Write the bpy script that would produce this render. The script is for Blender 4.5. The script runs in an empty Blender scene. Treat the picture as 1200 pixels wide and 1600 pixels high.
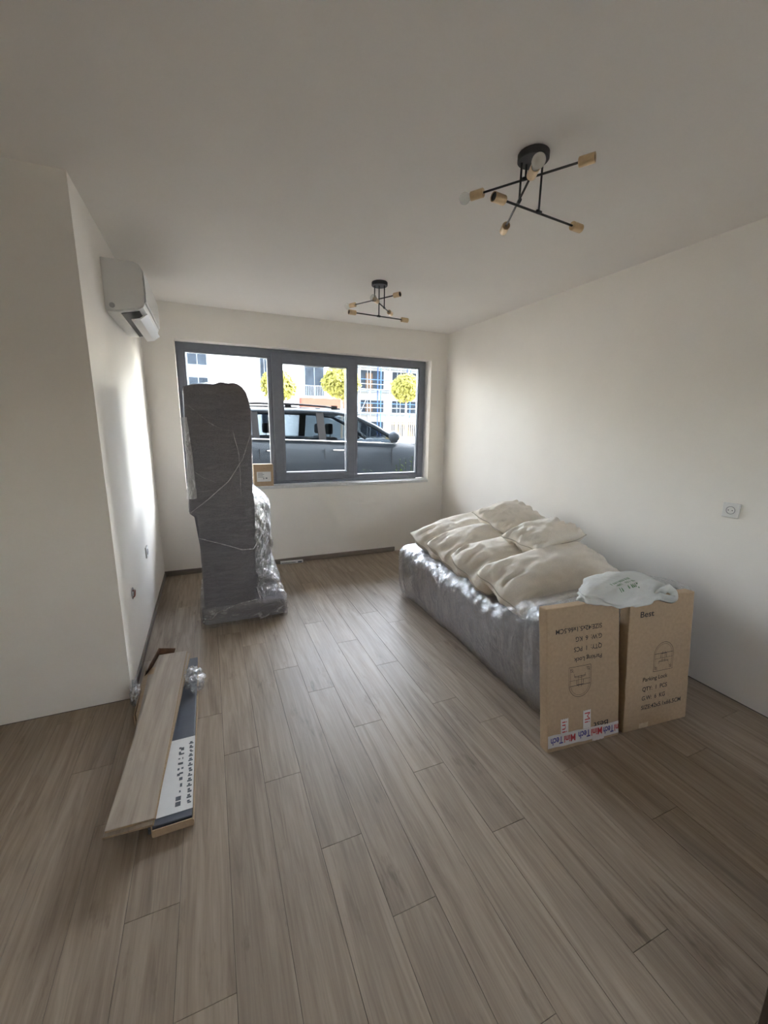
import bpy, bmesh, math, random
from mathutils import Vector, Matrix, Euler, noise

# ------------------------------------------------------------------ scene, camera, light
scene = bpy.context.scene
COL = scene.collection
PI = math.pi

cam_d = bpy.data.cameras.new('camera')
cam = bpy.data.objects.new('camera', cam_d)
COL.objects.link(cam)
cam_d.sensor_fit = 'VERTICAL'
cam_d.sensor_height = 32.0
cam_d.sensor_width = 24.0
cam_d.lens = 643.1 / 1600 * 32.0
cam_d.clip_start = 0.02
cam_d.clip_end = 400
RIGHT = Vector((0.9212, -0.3887, 0.0140))
UP = Vector((0.0672, 0.1947, 0.9786))
FWD = Vector((0.3831, 0.9005, -0.2055))
cam.matrix_world = Matrix(((RIGHT.x, UP.x, -FWD.x, 0.0), (RIGHT.y, UP.y, -FWD.y, 0.0), (RIGHT.z, UP.z, -FWD.z, 1.5), (0, 0, 0, 1)))
scene.camera = cam

world = bpy.data.worlds.new('hazy_sky')
scene.world = world
world.use_nodes = True
wn = world.node_tree
wn.nodes.clear()
w_out = wn.nodes.new('ShaderNodeOutputWorld')
w_bg = wn.nodes.new('ShaderNodeBackground')
w_sky = wn.nodes.new('ShaderNodeTexSky')
w_sky.sky_type = 'NISHITA'
w_sky.sun_disc = False
w_sky.sun_elevation = math.radians(38)
w_sky.sun_rotation = math.radians(90)
w_sky.air_density = 1.2
w_sky.dust_density = 3.0
w_hsv = wn.nodes.new('ShaderNodeHueSaturation')
w_hsv.inputs['Saturation'].default_value = 0.42
wn.links.new(w_sky.outputs[0], w_hsv.inputs['Color'])
wn.links.new(w_hsv.outputs[0], w_bg.inputs[0])
w_bg.inputs[1].default_value = 0.60
wn.links.new(w_bg.outputs[0], w_out.inputs[0])

sun_d = bpy.data.lights.new('sun', 'SUN')
sun_d.energy = 0.45
sun_d.angle = math.radians(0.6)
sun_d.color = (1.0, 0.95, 0.86)
sun = bpy.data.objects.new('sun', sun_d)
COL.objects.link(sun)
# shines along the street, so neither facade window takes direct sun
sun.rotation_euler = Vector((-0.80, 0.06, -0.60)).to_track_quat('-Z', 'Y').to_euler()

scene.view_settings.view_transform = 'Standard'
scene.view_settings.look = 'None'
scene.view_settings.gamma = 1.0
scene.view_settings.use_curve_mapping = False
scene.view_settings.exposure = 3.7
scene.cycles.use_denoising = True
scene.cycles.max_bounces = 14
scene.cycles.diffuse_bounces = 8
scene.cycles.glossy_bounces = 4
scene.cycles.transmission_bounces = 6
scene.cycles.transparent_max_bounces = 16
scene.cycles.sample_clamp_indirect = 6.0
scene.cycles.caustics_reflective = False
scene.cycles.caustics_refractive = False

# ------------------------------------------------------------------ helpers
def tag(o, label=None, cat=None, group=None, kind=None):
    if label: o['label'] = label
    if cat: o['category'] = cat
    if group: o['group'] = group
    if kind: o['kind'] = kind
    return o

def link(o, parent=None):
    COL.objects.link(o)
    if parent is not None:
        o.parent = parent
    return o

def thing(name, loc=(0, 0, 0), rot=(0, 0, 0)):
    o = bpy.data.objects.new(name, None)
    o.empty_display_size = 0.05
    o.location = loc
    o.rotation_euler = rot
    return link(o)

def new_mesh(name, bm, mat, smooth=False):
    me = bpy.data.meshes.new(name)
    bmesh.ops.recalc_face_normals(bm, faces=bm.faces)
    bm.to_mesh(me)
    bm.free()
    for m in (mat if isinstance(mat, (list, tuple)) else [mat]):
        me.materials.append(m)
    if smooth:
        for p in me.polygons: p.use_smooth = True
    return me

def obj(name, bm, mat, parent=None, smooth=False, loc=None, rot=None):
    o = bpy.data.objects.new(name, new_mesh(name, bm, mat, smooth))
    if loc is not None: o.location = loc
    if rot is not None: o.rotation_euler = rot
    return link(o, parent)

def box(bm, x0, x1, y0, y1, z0, z1, bevel=0.0, seg=1, M=None):
    r = bmesh.ops.create_cube(bm, size=1.0)
    vs = r['verts']
    for v in vs:
        v.co = Vector(((x0 + x1) / 2 + v.co.x * (x1 - x0), (y0 + y1) / 2 + v.co.y * (y1 - y0), (z0 + z1) / 2 + v.co.z * (z1 - z0)))
    if bevel > 0:
        es = list({e for v in vs for e in v.link_edges})
        r = bmesh.ops.bevel(bm, geom=es + vs, offset=bevel, segments=seg, affect='EDGES', profile=0.5)
        vs = list({v for f in r['faces'] for v in f.verts} | {v for v in vs if v.is_valid})
    if M is not None:
        for v in vs: v.co = M @ v.co
    return vs

def boxbm(*a, **k):
    bm = bmesh.new()
    box(bm, *a, **k)
    return bm

def tube(bm, pts, r, n=8, cap=True):
    pts = [Vector(p) for p in pts]
    rs = r if isinstance(r, (list, tuple)) else [r] * len(pts)
    rings = []
    up = None
    for i, p in enumerate(pts):
        d = (pts[min(i + 1, len(pts) - 1)] - pts[max(i - 1, 0)]).normalized()
        if up is None:
            up = d.orthogonal().normalized()
        up = (up - d * up.dot(d))
        up = up.normalized() if up.length > 1e-6 else d.orthogonal().normalized()
        sd = d.cross(up)
        rings.append([bm.verts.new(p + (up * math.cos(2 * PI * k / n) + sd * math.sin(2 * PI * k / n)) * rs[i]) for k in range(n)])
    for a, b in zip(rings, rings[1:]):
        for k in range(n):
            bm.faces.new((a[k], a[(k + 1) % n], b[(k + 1) % n], b[k]))
    if cap:
        bm.faces.new(rings[0][::-1])
        bm.faces.new(rings[-1])

def lathe(bm, prof, n=24, M=None):
    """prof: (radius, z) pairs about z"""
    M = M or Matrix.Identity(4)
    rings = []
    for r, z in prof:
        if r < 1e-6:
            rings.append([bm.verts.new(M @ Vector((0, 0, z)))])
        else:
            rings.append([bm.verts.new(M @ Vector((r * math.cos(2 * PI * k / n), r * math.sin(2 * PI * k / n), z))) for k in range(n)])
    for a, b in zip(rings, rings[1:]):
        for k in range(n):
            k2 = (k + 1) % n
            if len(a) == 1 and len(b) == 1: continue
            if len(a) == 1: bm.faces.new((a[0], b[k2], b[k]))
            elif len(b) == 1: bm.faces.new((a[k], a[k2], b[0]))
            else: bm.faces.new((a[k], a[k2], b[k2], b[k]))

def loft(bm, rings, closed=True, caps=True):
    vr = [[bm.verts.new(p) for p in r] for r in rings]
    n = len(vr[0])
    for a, b in zip(vr, vr[1:]):
        for k in range(n if closed else n - 1):
            k2 = (k + 1) % n
            bm.faces.new((a[k], a[k2], b[k2], b[k]))
    if caps:
        bm.faces.new(vr[0][::-1])
        bm.faces.new(vr[-1])
    return vr

def prism(bm, poly, d0, d1, axis='y'):
    """poly of (a, b) in the plane across axis, extruded from d0 to d1"""
    def P(a, b, d):
        return {'y': (a, d, b), 'x': (d, a, b), 'z': (a, b, d)}[axis]
    A = [bm.verts.new(P(a, b, d0)) for a, b in poly]
    B = [bm.verts.new(P(a, b, d1)) for a, b in poly]
    n = len(poly)
    for k in range(n):
        bm.faces.new((A[k], A[(k + 1) % n], B[(k + 1) % n], B[k]))
    bm.faces.new(A)
    bm.faces.new(B[::-1])

def frame_axis(p, zdir, xhint=(1, 0, 0)):
    z = Vector(zdir).normalized()
    x = Vector(xhint)
    x = (x - z * x.dot(z))
    x = x.normalized() if x.length > 1e-5 else z.orthogonal().normalized()
    y = z.cross(x)
    return Matrix(((x.x, y.x, z.x, p[0]), (x.y, y.y, z.y, p[1]), (x.z, y.z, z.z, p[2]), (0, 0, 0, 1)))

def fbm(p, oct=3):
    return noise.fractal(Vector(p), 1.0, 2.0, oct)

# ------------------------------------------------------------------ materials
def mat_new(name):
    m = bpy.data.materials.new(name)
    m.use_nodes = True
    nt = m.node_tree
    return m, nt, nt.nodes['Principled BSDF'], nt.nodes['Material Output']

def pmat(name, col, rough=0.6, metal=0.0, var=0.08, scale=20.0, bump=0.0, bump_scale=60.0, spec=0.5, stretch=(1, 1, 1)):
    m, nt, b, out = mat_new(name)
    b.inputs['Roughness'].default_value = rough
    b.inputs['Metallic'].default_value = metal
    b.inputs['Specular IOR Level'].default_value = spec
    tc = nt.nodes.new('ShaderNodeTexCoord')
    mp = nt.nodes.new('ShaderNodeMapping')
    mp.inputs['Scale'].default_value = stretch
    nt.links.new(tc.outputs['Object'], mp.inputs[0])
    nz = nt.nodes.new('ShaderNodeTexNoise')
    nz.inputs['Scale'].default_value = scale
    nz.inputs['Detail'].default_value = 4
    nt.links.new(mp.outputs[0], nz.inputs['Vector'])
    rp = nt.nodes.new('ShaderNodeValToRGB')
    lo = [max(0, c * (1 - var)) for c in col]
    hi = [min(1, c * (1 + var)) for c in col]
    rp.color_ramp.elements[0].position = 0.3
    rp.color_ramp.elements[1].position = 0.7
    rp.color_ramp.elements[0].color = (*lo, 1)
    rp.color_ramp.elements[1].color = (*hi, 1)
    nt.links.new(nz.outputs['Fac'], rp.inputs[0])
    nt.links.new(rp.outputs[0], b.inputs['Base Color'])
    if bump > 0:
        n2 = nt.nodes.new('ShaderNodeTexNoise')
        n2.inputs['Scale'].default_value = bump_scale
        n2.inputs['Detail'].default_value = 3
        nt.links.new(mp.outputs[0], n2.inputs['Vector'])
        bp = nt.nodes.new('ShaderNodeBump')
        bp.inputs['Strength'].default_value = bump
        bp.inputs['Distance'].default_value = 0.01
        nt.links.new(n2.outputs['Fac'], bp.inputs['Height'])
        nt.links.new(bp.outputs[0], b.inputs['Normal'])
    return m

def wood_mat(name, lo, hi, rough=0.42, knots=True):
    """oak laminate: grain along local y, each piece shifted by its own random number"""
    m, nt, b, out = mat_new(name)
    N, L = nt.nodes, nt.links
    tc = N.new('ShaderNodeTexCoord')
    oi = N.new('ShaderNodeObjectInfo')
    mul = N.new('ShaderNodeMath'); mul.operation = 'MULTIPLY'; mul.inputs[1].default_value = 37.0
    L.new(oi.outputs['Random'], mul.inputs[0])
    cmb = N.new('ShaderNodeCombineXYZ')
    L.new(mul.outputs[0], cmb.inputs[0]); L.new(mul.outputs[0], cmb.inputs[1])
    add = N.new('ShaderNodeVectorMath'); add.operation = 'ADD'
    L.new(tc.outputs['Object'], add.inputs[0]); L.new(cmb.outputs[0], add.inputs[1])
    mp = N.new('ShaderNodeMapping'); mp.inputs['Scale'].default_value = (26, 1.6, 8)
    L.new(add.outputs[0], mp.inputs[0])
    n1 = N.new('ShaderNodeTexNoise'); n1.inputs['Scale'].default_value = 1.0; n1.inputs['Detail'].default_value = 6; n1.inputs['Roughness'].default_value = 0.62
    n1.inputs['Distortion'].default_value = 0.9
    L.new(mp.outputs[0], n1.inputs['Vector'])
    mp2 = N.new('ShaderNodeMapping'); mp2.inputs['Scale'].default_value = (150, 5, 20)
    L.new(add.outputs[0], mp2.inputs[0])
    n2 = N.new('ShaderNodeTexNoise'); n2.inputs['Scale'].default_value = 1.0; n2.inputs['Detail'].default_value = 3
    L.new(mp2.outputs[0], n2.inputs['Vector'])
    mix = N.new('ShaderNodeMix'); mix.data_type = 'FLOAT'; mix.inputs[0].default_value = 0.24
    L.new(n1.outputs['Fac'], mix.inputs[2]); L.new(n2.outputs['Fac'], mix.inputs[3])
    rp = N.new('ShaderNodeValToRGB')
    rp.color_ramp.elements[0].position = 0.33; rp.color_ramp.elements[1].position = 0.62
    rp.color_ramp.elements[0].color = (*lo, 1); rp.color_ramp.elements[1].color = (*hi, 1)
    L.new(mix.outputs[0], rp.inputs[0])
    # per-piece tint
    mr = N.new('ShaderNodeMapRange'); mr.inputs['To Min'].default_value = 0.90; mr.inputs['To Max'].default_value = 1.06
    L.new(oi.outputs['Random'], mr.inputs['Value'])
    mc = N.new('ShaderNodeMix'); mc.data_type = 'RGBA'; mc.blend_type = 'MULTIPLY'; mc.inputs[0].default_value = 1.0
    L.new(rp.outputs[0], mc.inputs[6]); L.new(mr.outputs[0], mc.inputs[7])
    last = mc.outputs[2]
    if knots:
        mp3 = N.new('ShaderNodeMapping'); mp3.inputs['Scale'].default_value = (7, 1.5, 3)
        L.new(add.outputs[0], mp3.inputs[0])
        n3 = N.new('ShaderNodeTexNoise'); n3.inputs['Scale'].default_value = 1.4; n3.inputs['Detail'].default_value = 5; n3.inputs['Roughness'].default_value = 0.7
        L.new(mp3.outputs[0], n3.inputs['Vector'])
        r3 = N.new('ShaderNodeValToRGB')
        r3.color_ramp.elements[0].position = 0.60; r3.color_ramp.elements[0].color = (1, 1, 1, 1)
        r3.color_ramp.elements[1].position = 0.76; r3.color_ramp.elements[1].color = (0.45, 0.40, 0.36, 1)
        L.new(n3.outputs['Fac'], r3.inputs[0])
        m3 = N.new('ShaderNodeMix'); m3.data_type = 'RGBA'; m3.blend_type = 'MULTIPLY'; m3.inputs[0].default_value = 1.0
        L.new(last, m3.inputs[6]); L.new(r3.outputs[0], m3.inputs[7])
        last = m3.outputs[2]
    L.new(last, b.inputs['Base Color'])
    b.inputs['Roughness'].default_value = rough
    b.inputs['Specular IOR Level'].default_value = 0.35
    bp = N.new('ShaderNodeBump'); bp.inputs['Strength'].default_value = 0.12; bp.inputs['Distance'].default_value = 0.002
    L.new(n2.outputs['Fac'], bp.inputs['Height']); L.new(bp.outputs[0], b.inputs['Normal'])
    return m

def schlick(nt, normal=None, f0=0.04):
    """reflectance of a thin sheet, the same from both sides"""
    lw = nt.nodes.new('ShaderNodeLayerWeight'); lw.inputs['Blend'].default_value = 0.5
    if normal is not None: nt.links.new(normal, lw.inputs['Normal'])
    pw = nt.nodes.new('ShaderNodeMath'); pw.operation = 'POWER'; pw.inputs[1].default_value = 5.0
    nt.links.new(lw.outputs['Facing'], pw.inputs[0])
    ma = nt.nodes.new('ShaderNodeMath'); ma.operation = 'MULTIPLY_ADD'; ma.inputs[1].default_value = 1 - f0; ma.inputs[2].default_value = f0
    nt.links.new(pw.outputs[0], ma.inputs[0])
    return ma.outputs[0]

def film_mat(name, stretch=(6, 6, 22), milk=0.10, gloss=0.35, bump=0.6, tint=(0.9, 0.92, 0.95)):
    """clear stretch film: see-through, milky where it folds, glossy creases"""
    m, nt, b, out = mat_new(name)
    N, L = nt.nodes, nt.links
    N.remove(b)
    tc = N.new('ShaderNodeTexCoord')
    mp = N.new('ShaderNodeMapping'); mp.inputs['Scale'].default_value = stretch
    mp.inputs['Rotation'].default_value = (0.35, 0.25, 0.2)
    L.new(tc.outputs['Object'], mp.inputs[0])
    nz = N.new('ShaderNodeTexNoise'); nz.inputs['Scale'].default_value = 1.3; nz.inputs['Detail'].default_value = 6; nz.inputs['Roughness'].default_value = 0.65
    nz.inputs['Distortion'].default_value = 1.2
    L.new(mp.outputs[0], nz.inputs['Vector'])
    bp = N.new('ShaderNodeBump'); bp.inputs['Strength'].default_value = bump; bp.inputs['Distance'].default_value = 0.02
    L.new(nz.outputs['Fac'], bp.inputs['Height'])
    tr = N.new('ShaderNodeBsdfTransparent'); tr.inputs[0].default_value = (0.97, 0.97, 0.98, 1)
    df = N.new('ShaderNodeBsdfDiffuse'); df.inputs[0].default_value = (*tint, 1)
    gl = N.new('ShaderNodeBsdfGlossy'); gl.inputs[0].default_value = (1, 1, 1, 1); gl.inputs['Roughness'].default_value = 0.16
    L.new(bp.outputs[0], gl.inputs['Normal']); L.new(bp.outputs[0], df.inputs['Normal'])
    rp = N.new('ShaderNodeMapRange')
    rp.inputs['From Min'].default_value = 0.50; rp.inputs['From Max'].default_value = 0.72
    rp.inputs['To Min'].default_value = milk * 0.4; rp.inputs['To Max'].default_value = milk * 2.4
    L.new(nz.outputs['Fac'], rp.inputs['Value'])
    m1 = N.new('ShaderNodeMixShader')
    L.new(rp.outputs[0], m1.inputs[0]); L.new(tr.outputs[0], m1.inputs[1]); L.new(df.outputs[0], m1.inputs[2])
    fr = schlick(nt, bp.outputs[0])
    ml = N.new('ShaderNodeMath'); ml.operation = 'MULTIPLY_ADD'; ml.inputs[1].default_value = gloss * 3.0; ml.inputs[2].default_value = gloss * 0.12; ml.use_clamp = True
    L.new(fr, ml.inputs[0])
    m2 = N.new('ShaderNodeMixShader')
    L.new(ml.outputs[0], m2.inputs[0]); L.new(m1.outputs[0], m2.inputs[1]); L.new(gl.outputs[0], m2.inputs[2])
    L.new(m2.outputs[0], out.inputs['Surface'])
    return m

def glass_mat(name, tint=(0.985, 0.99, 0.99), dust=0.05, rough=0.0, refl=1.0):
    """thin pane: straight see-through, Fresnel reflection, a little dust"""
    m, nt, b, out = mat_new(name)
    N, L = nt.nodes, nt.links
    N.remove(b)
    tr = N.new('ShaderNodeBsdfTransparent'); tr.inputs[0].default_value = (*tint, 1)
    gl = N.new('ShaderNodeBsdfGlossy'); gl.inputs['Roughness'].default_value = rough
    fr = schlick(nt)
    mm = N.new('ShaderNodeMath'); mm.operation = 'MULTIPLY'; mm.inputs[1].default_value = refl; mm.use_clamp = True
    L.new(fr, mm.inputs[0])
    m1 = N.new('ShaderNodeMixShader')
    L.new(mm.outputs[0], m1.inputs[0]); L.new(tr.outputs[0], m1.inputs[1]); L.new(gl.outputs[0], m1.inputs[2])
    last = m1.outputs[0]
    if dust > 0:
        tc = N.new('ShaderNodeTexCoord')
        nz = N.new('ShaderNodeTexNoise'); nz.inputs['Scale'].default_value = 5.0; nz.inputs['Detail'].default_value = 6
        L.new(tc.outputs['Object'], nz.inputs['Vector'])
        mr = N.new('ShaderNodeMapRange'); mr.inputs['From Min'].default_value = 0.3; mr.inputs['From Max'].default_value = 0.75
        mr.inputs['To Min'].default_value = dust * 0.6; mr.inputs['To Max'].default_value = dust * 1.6
        L.new(nz.outputs['Fac'], mr.inputs['Value'])
        tl = N.new('ShaderNodeBsdfTranslucent'); tl.inputs[0].default_value = (0.9, 0.92, 0.93, 1)
        m2 = N.new('ShaderNodeMixShader')
        L.new(mr.outputs[0], m2.inputs[0]); L.new(last, m2.inputs[1]); L.new(tl.outputs[0], m2.inputs[2])
        last = m2.outputs[0]
    L.new(last, out.inputs['Surface'])
    return m

MT = {}
MT['wall'] = pmat('wall_paint', (0.875, 0.845, 0.79), 0.85, var=0.015, scale=3, bump=0.05, bump_scale=180, spec=0.2)
MT['ceiling'] = pmat('ceiling_paint', (0.885, 0.86, 0.825), 0.9, var=0.01, scale=3, spec=0.2)
MT['screed'] = pmat('dark_joint', (0.035, 0.03, 0.026), 0.9)
MT['oak'] = wood_mat('oak_laminate', (0.20, 0.155, 0.115), (0.36, 0.292, 0.222), 0.45)
MT['oak_board'] = wood_mat('oak_laminate_loose', (0.30, 0.245, 0.195), (0.42, 0.355, 0.285), 0.5, knots=False)
MT['hdf'] = pmat('fibreboard_core', (0.33, 0.24, 0.15), 0.8, var=0.15, scale=120)
MT['frame'] = pmat('hazed_anthracite', (0.19, 0.205, 0.245), 0.45, var=0.05, bump=0.05, bump_scale=300)  # anthracite lightened to blue-grey, the haze is put into the colour
MT['spacer'] = pmat('pale_spacer', (0.70, 0.71, 0.72), 0.4, metal=0.3, var=0.03)
MT['glass'] = glass_mat('window_glass', dust=0.0, refl=0.15)
MT['sill'] = pmat('pale_stone_sill', (0.66, 0.66, 0.66), 0.35, var=0.08, scale=30)
MT['skirting'] = pmat('grey_skirting', (0.20, 0.17, 0.145), 0.6, var=0.15, scale=8, stretch=(2, 30, 30))
MT['fabric'] = pmat('charcoal_fabric', (0.13, 0.124, 0.136), 0.95, var=0.3, scale=220, bump=0.4, bump_scale=500, spec=0.2)
MT['film'] = film_mat('stretch_film', (4, 4, 16), milk=0.055, gloss=0.30, bump=0.55)
MT['film_sofa'] = film_mat('stretch_film_sofa', (16, 9, 7), milk=0.16, gloss=0.85, bump=1.0)
MT['film_flank'] = film_mat('stretch_film_flank', (9, 20, 26), milk=0.055, gloss=0.45, bump=1.0)
MT['film_dense'] = film_mat('stretch_film_dense', (8, 8, 14), milk=0.30, gloss=0.35, bump=0.7, tint=(0.62, 0.61, 0.58))
MT['film_white'] = film_mat('white_folded_film', (20, 20, 6), milk=0.32, gloss=0.5, bump=0.8, tint=(0.95, 0.95, 0.93))
MT['film_crumple'] = film_mat('crumpled_film', (14, 14, 14), milk=0.30, gloss=0.45, bump=0.5, tint=(0.95, 0.95, 0.95))
MT['cushion'] = pmat('cream_linen', (0.80, 0.745, 0.665), 0.95, var=0.05, scale=160, bump=0.25, bump_scale=420, spec=0.15)
MT['seam'] = pmat('cream_seam', (0.50, 0.46, 0.39), 0.95, spec=0.1)
MT['card'] = pmat('kraft_cardboard', (0.43, 0.315, 0.205), 0.8, var=0.07, scale=60, bump=0.08, bump_scale=50, spec=0.25)
MT['card_dark'] = pmat('torn_cardboard', (0.18, 0.105, 0.065), 0.85, var=0.2, scale=40)
MT['ink'] = pmat('black_ink', (0.035, 0.03, 0.03), 0.8)
MT['ink_red'] = pmat('red_ink', (0.50, 0.05, 0.06), 0.7)
MT['ink_blue'] = pmat('blue_ink', (0.09, 0.08, 0.30), 0.7)
MT['ink_grey'] = pmat('grey_ink', (0.11, 0.12, 0.14), 0.8)
MT['tape'] = pmat('white_tape', (0.66, 0.63, 0.62), 0.3, var=0.05)
MT['clear_tape'] = pmat('parcel_tape', (0.62, 0.50, 0.36), 0.2, var=0.1, scale=40)
MT['paper'] = pmat('white_paper', (0.74, 0.74, 0.73), 0.7, var=0.03)
MT['slate'] = pmat('slate_foil', (0.085, 0.095, 0.115), 0.5, var=0.1)
MT['black'] = pmat('black_metal', (0.028, 0.028, 0.03), 0.5, var=0.05)
MT['brass'] = pmat('brushed_brass', (0.66, 0.50, 0.31), 0.28, metal=0.9, var=0.06, scale=60)
MT['bulb'] = glass_mat('bulb_glass', (0.93, 0.93, 0.90), dust=0.22, refl=1.3)
MT['bulb_milk'] = pmat('bulb_milk_glass', (0.62, 0.60, 0.54), 0.25, var=0.02)
MT['plastic'] = pmat('white_plastic', (0.76, 0.76, 0.74), 0.35, var=0.01)
MT['plastic_grey'] = pmat('grey_plastic', (0.34, 0.34, 0.35), 0.4, var=0.02)
MT['dark_plastic'] = pmat('dark_plastic', (0.03, 0.03, 0.035), 0.5)
MT['door'] = pmat('dark_wood_door', (0.085, 0.062, 0.045), 0.5, var=0.25, scale=3, stretch=(25, 25, 1.2))
MT['cable'] = pmat('red_cable', (0.30, 0.12, 0.09), 0.5)
# outside
MT['asphalt'] = pmat('concrete_yard', (0.13, 0.13, 0.13), 0.9, var=0.2, scale=40)
MT['paving'] = pmat('pale_paving', (0.40, 0.39, 0.37), 0.85, var=0.1, scale=12)
MT['soil'] = pmat('soil', (0.14, 0.11, 0.08), 0.95, var=0.3, scale=20)
MT['car'] = pmat('dark_blue_grey_paint', (0.050, 0.063, 0.078), 0.5, metal=0.0, var=0.0, spec=0.1)
MT['car_glass'] = glass_mat('tinted_car_glass', (0.27, 0.30, 0.32), dust=0.0, refl=0.25)
MT['chrome'] = pmat('bright_trim', (0.75, 0.77, 0.78), 0.15, metal=1.0, var=0.01)
MT['car_trim'] = pmat('car_black_trim', (0.012, 0.013, 0.015), 0.6, spec=0.1)
MT['rubber'] = pmat('black_rubber', (0.02, 0.02, 0.02), 0.8)
MT['alloy'] = pmat('alloy', (0.45, 0.46, 0.47), 0.35, metal=0.8)
MT['seatcloth'] = pmat('car_seat_cloth', (0.05, 0.05, 0.055), 0.9)
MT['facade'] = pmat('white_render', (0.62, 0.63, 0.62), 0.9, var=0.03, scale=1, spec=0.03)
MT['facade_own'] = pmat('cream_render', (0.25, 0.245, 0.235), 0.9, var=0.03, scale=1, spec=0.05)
MT['facade_pale'] = pmat('pale_blockwork', (0.15, 0.155, 0.155), 0.9, var=0.15, scale=0.8, spec=0.03)
MT['facade_grey'] = pmat('grey_concrete', (0.10, 0.115, 0.125), 0.9, var=0.12, scale=1.2, spec=0.03)
MT['brickred'] = pmat('red_brick', (0.085, 0.036, 0.026), 0.9, var=0.12, scale=6, spec=0.03)
MT['opening'] = pmat('dark_opening', (0.012, 0.016, 0.021), 0.5, var=0.3, scale=1.0, spec=0.03)
MT['board'] = pmat('brown_board', (0.05, 0.033, 0.022), 0.8, var=0.2, scale=2, spec=0.03)
MT['scaff'] = pmat('galvanised_tube', (0.12, 0.135, 0.15), 0.7, spec=0.05)
MT['blue'] = pmat('blue_painted_tube', (0.03, 0.06, 0.16), 0.7, spec=0.05)
MT['deck'] = pmat('pale_deck_boards', (0.12, 0.135, 0.15), 0.8, var=0.1, spec=0.03)
MT['fence'] = pmat('cream_pickets', (0.26, 0.19, 0.09), 0.8, var=0.1, spec=0.03)
MT['bark'] = pmat('bark', (0.25, 0.20, 0.15), 0.9, var=0.2)
MT['leaf'] = pmat('yellow_green_leaf', (0.17, 0.165, 0.045), 0.8, var=0.4, scale=4, spec=0.05)
MT['weed'] = pmat('weed_leaf', (0.05, 0.08, 0.018), 0.8, var=0.3, scale=9, spec=0.05)

# leaves let light through
for k in ('leaf', 'weed'):
    nt = MT[k].node_tree
    bs = nt.nodes['Principled BSDF']; out = nt.nodes['Material Output']
    tl = nt.nodes.new('ShaderNodeBsdfTranslucent')
    src = bs.inputs['Base Color'].links[0].from_socket
    nt.links.new(src, tl.inputs[0])
    mx = nt.nodes.new('ShaderNodeMixShader'); mx.inputs[0].default_value = 0.4
    nt.links.new(bs.outputs[0], mx.inputs[1]); nt.links.new(tl.outputs[0], mx.inputs[2])
    nt.links.new(mx.outputs[0], out.inputs['Surface'])

# plastic bag: white, lets some light through, faint green print in one patch
def bag_material():
    m, nt, b, out = mat_new('white_carrier_bag')
    N, L = nt.nodes, nt.links
    b.inputs['Roughness'].default_value = 0.3
    b.inputs['Base Color'].default_value = (0.74, 0.75, 0.73, 1)
    tl = N.new('ShaderNodeBsdfTranslucent'); tl.inputs[0].default_value = (0.8, 0.8, 0.78, 1)
    tr = N.new('ShaderNodeBsdfTransparent')
    m1 = N.new('ShaderNodeMixShader'); m1.inputs[0].default_value = 0.35
    L.new(b.outputs[0], m1.inputs[1]); L.new(tl.outputs[0], m1.inputs[2])
    m2 = N.new('ShaderNodeMixShader'); m2.inputs[0].default_value = 0.16
    L.new(m1.outputs[0], m2.inputs[1]); L.new(tr.outputs[0], m2.inputs[2])
    tc = N.new('ShaderNodeTexCoord')
    nz = N.new('ShaderNodeTexNoise'); nz.inputs['Scale'].default_value = 28; nz.inputs['Detail'].default_value = 4
    L.new(tc.outputs['Object'], nz.inputs['Vector'])
    bp = N.new('ShaderNodeBump'); bp.inputs['Strength'].default_value = 0.6; bp.inputs['Distance'].default_value = 0.02
    L.new(nz.outputs['Fac'], bp.inputs['Height']); L.new(bp.outputs[0], b.inputs['Normal'])
    L.new(m2.outputs[0], out.inputs['Surface'])
    return m
MT['bag'] = bag_material()
MT['bag_print'] = pmat('green_print', (0.10, 0.22, 0.10), 0.6)

# ------------------------------------------------------------------ room dimensions (metres)
XR, XL, YF, YN, ZC = 2.663, -0.481, 4.412, 2.400, 2.551
XB, YB = -1.95, -1.75               # side and back of the space behind the camera
WX0, WX1, WZ0, WZ1 = -0.222, 2.449, 0.862, 2.245    # window opening
YW = 4.532                          # inner face of the window frame

def struct(name, bm, m, parent=None, label=None, cat=None):
    o = obj(name, bm, m, parent)
    o['kind'] = 'structure'
    if label: o['label'] = label
    if cat: o['category'] = cat
    return o

# --- walls
struct('wall_right', boxbm(XR, XR + 0.2, YB, YF, 0, ZC), MT['wall'], label='plain off-white plastered wall behind the wrapped sofa', cat='wall')
bm = bmesh.new()
box(bm, XL - 0.1, WX0, YF, YF + 0.32, -0.1, ZC)
box(bm, WX1, XR + 0.2, YF, YF + 0.32, -0.1, ZC)
box(bm, WX0, WX1, YF, YF + 0.32, -0.1, WZ0 - 0.03)
box(bm, WX0, WX1, YF, YF + 0.32, WZ1, ZC)
struct('wall_far', bm, MT['wall'], label='off-white wall around the wide three-pane window', cat='wall')
struct('wall_left', boxbm(XL - 0.1, XL, YN, YF, 0, ZC), MT['wall'], label='bright narrow wall carrying the air conditioner', cat='wall')
struct('wall_near', boxbm(XB, XL - 0.1, YN, YN + 0.1, 0, ZC), MT['wall'], label='shaded wall face at the outer corner by the laminate carton', cat='wall')
struct('wall_side', boxbm(XB - 0.1, XB, YB, YN + 0.1, 0, ZC), MT['wall'], label='plain side wall of the space behind the outer corner', cat='wall')
bm = bmesh.new()
BX0, BX1, BZ0, BZ1 = 1.35, 1.92, 1.15, 2.05       # opening added behind the camera to let in fill light
box(bm, XB - 0.1, BX0, YB - 0.2, YB, 0, ZC)
box(bm, BX1, XR + 0.2, YB - 0.2, YB, 0, ZC)
box(bm, BX0, BX1, YB - 0.2, YB, 0, BZ0)
box(bm, BX0, BX1, YB - 0.2, YB, BZ1, ZC)
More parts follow.
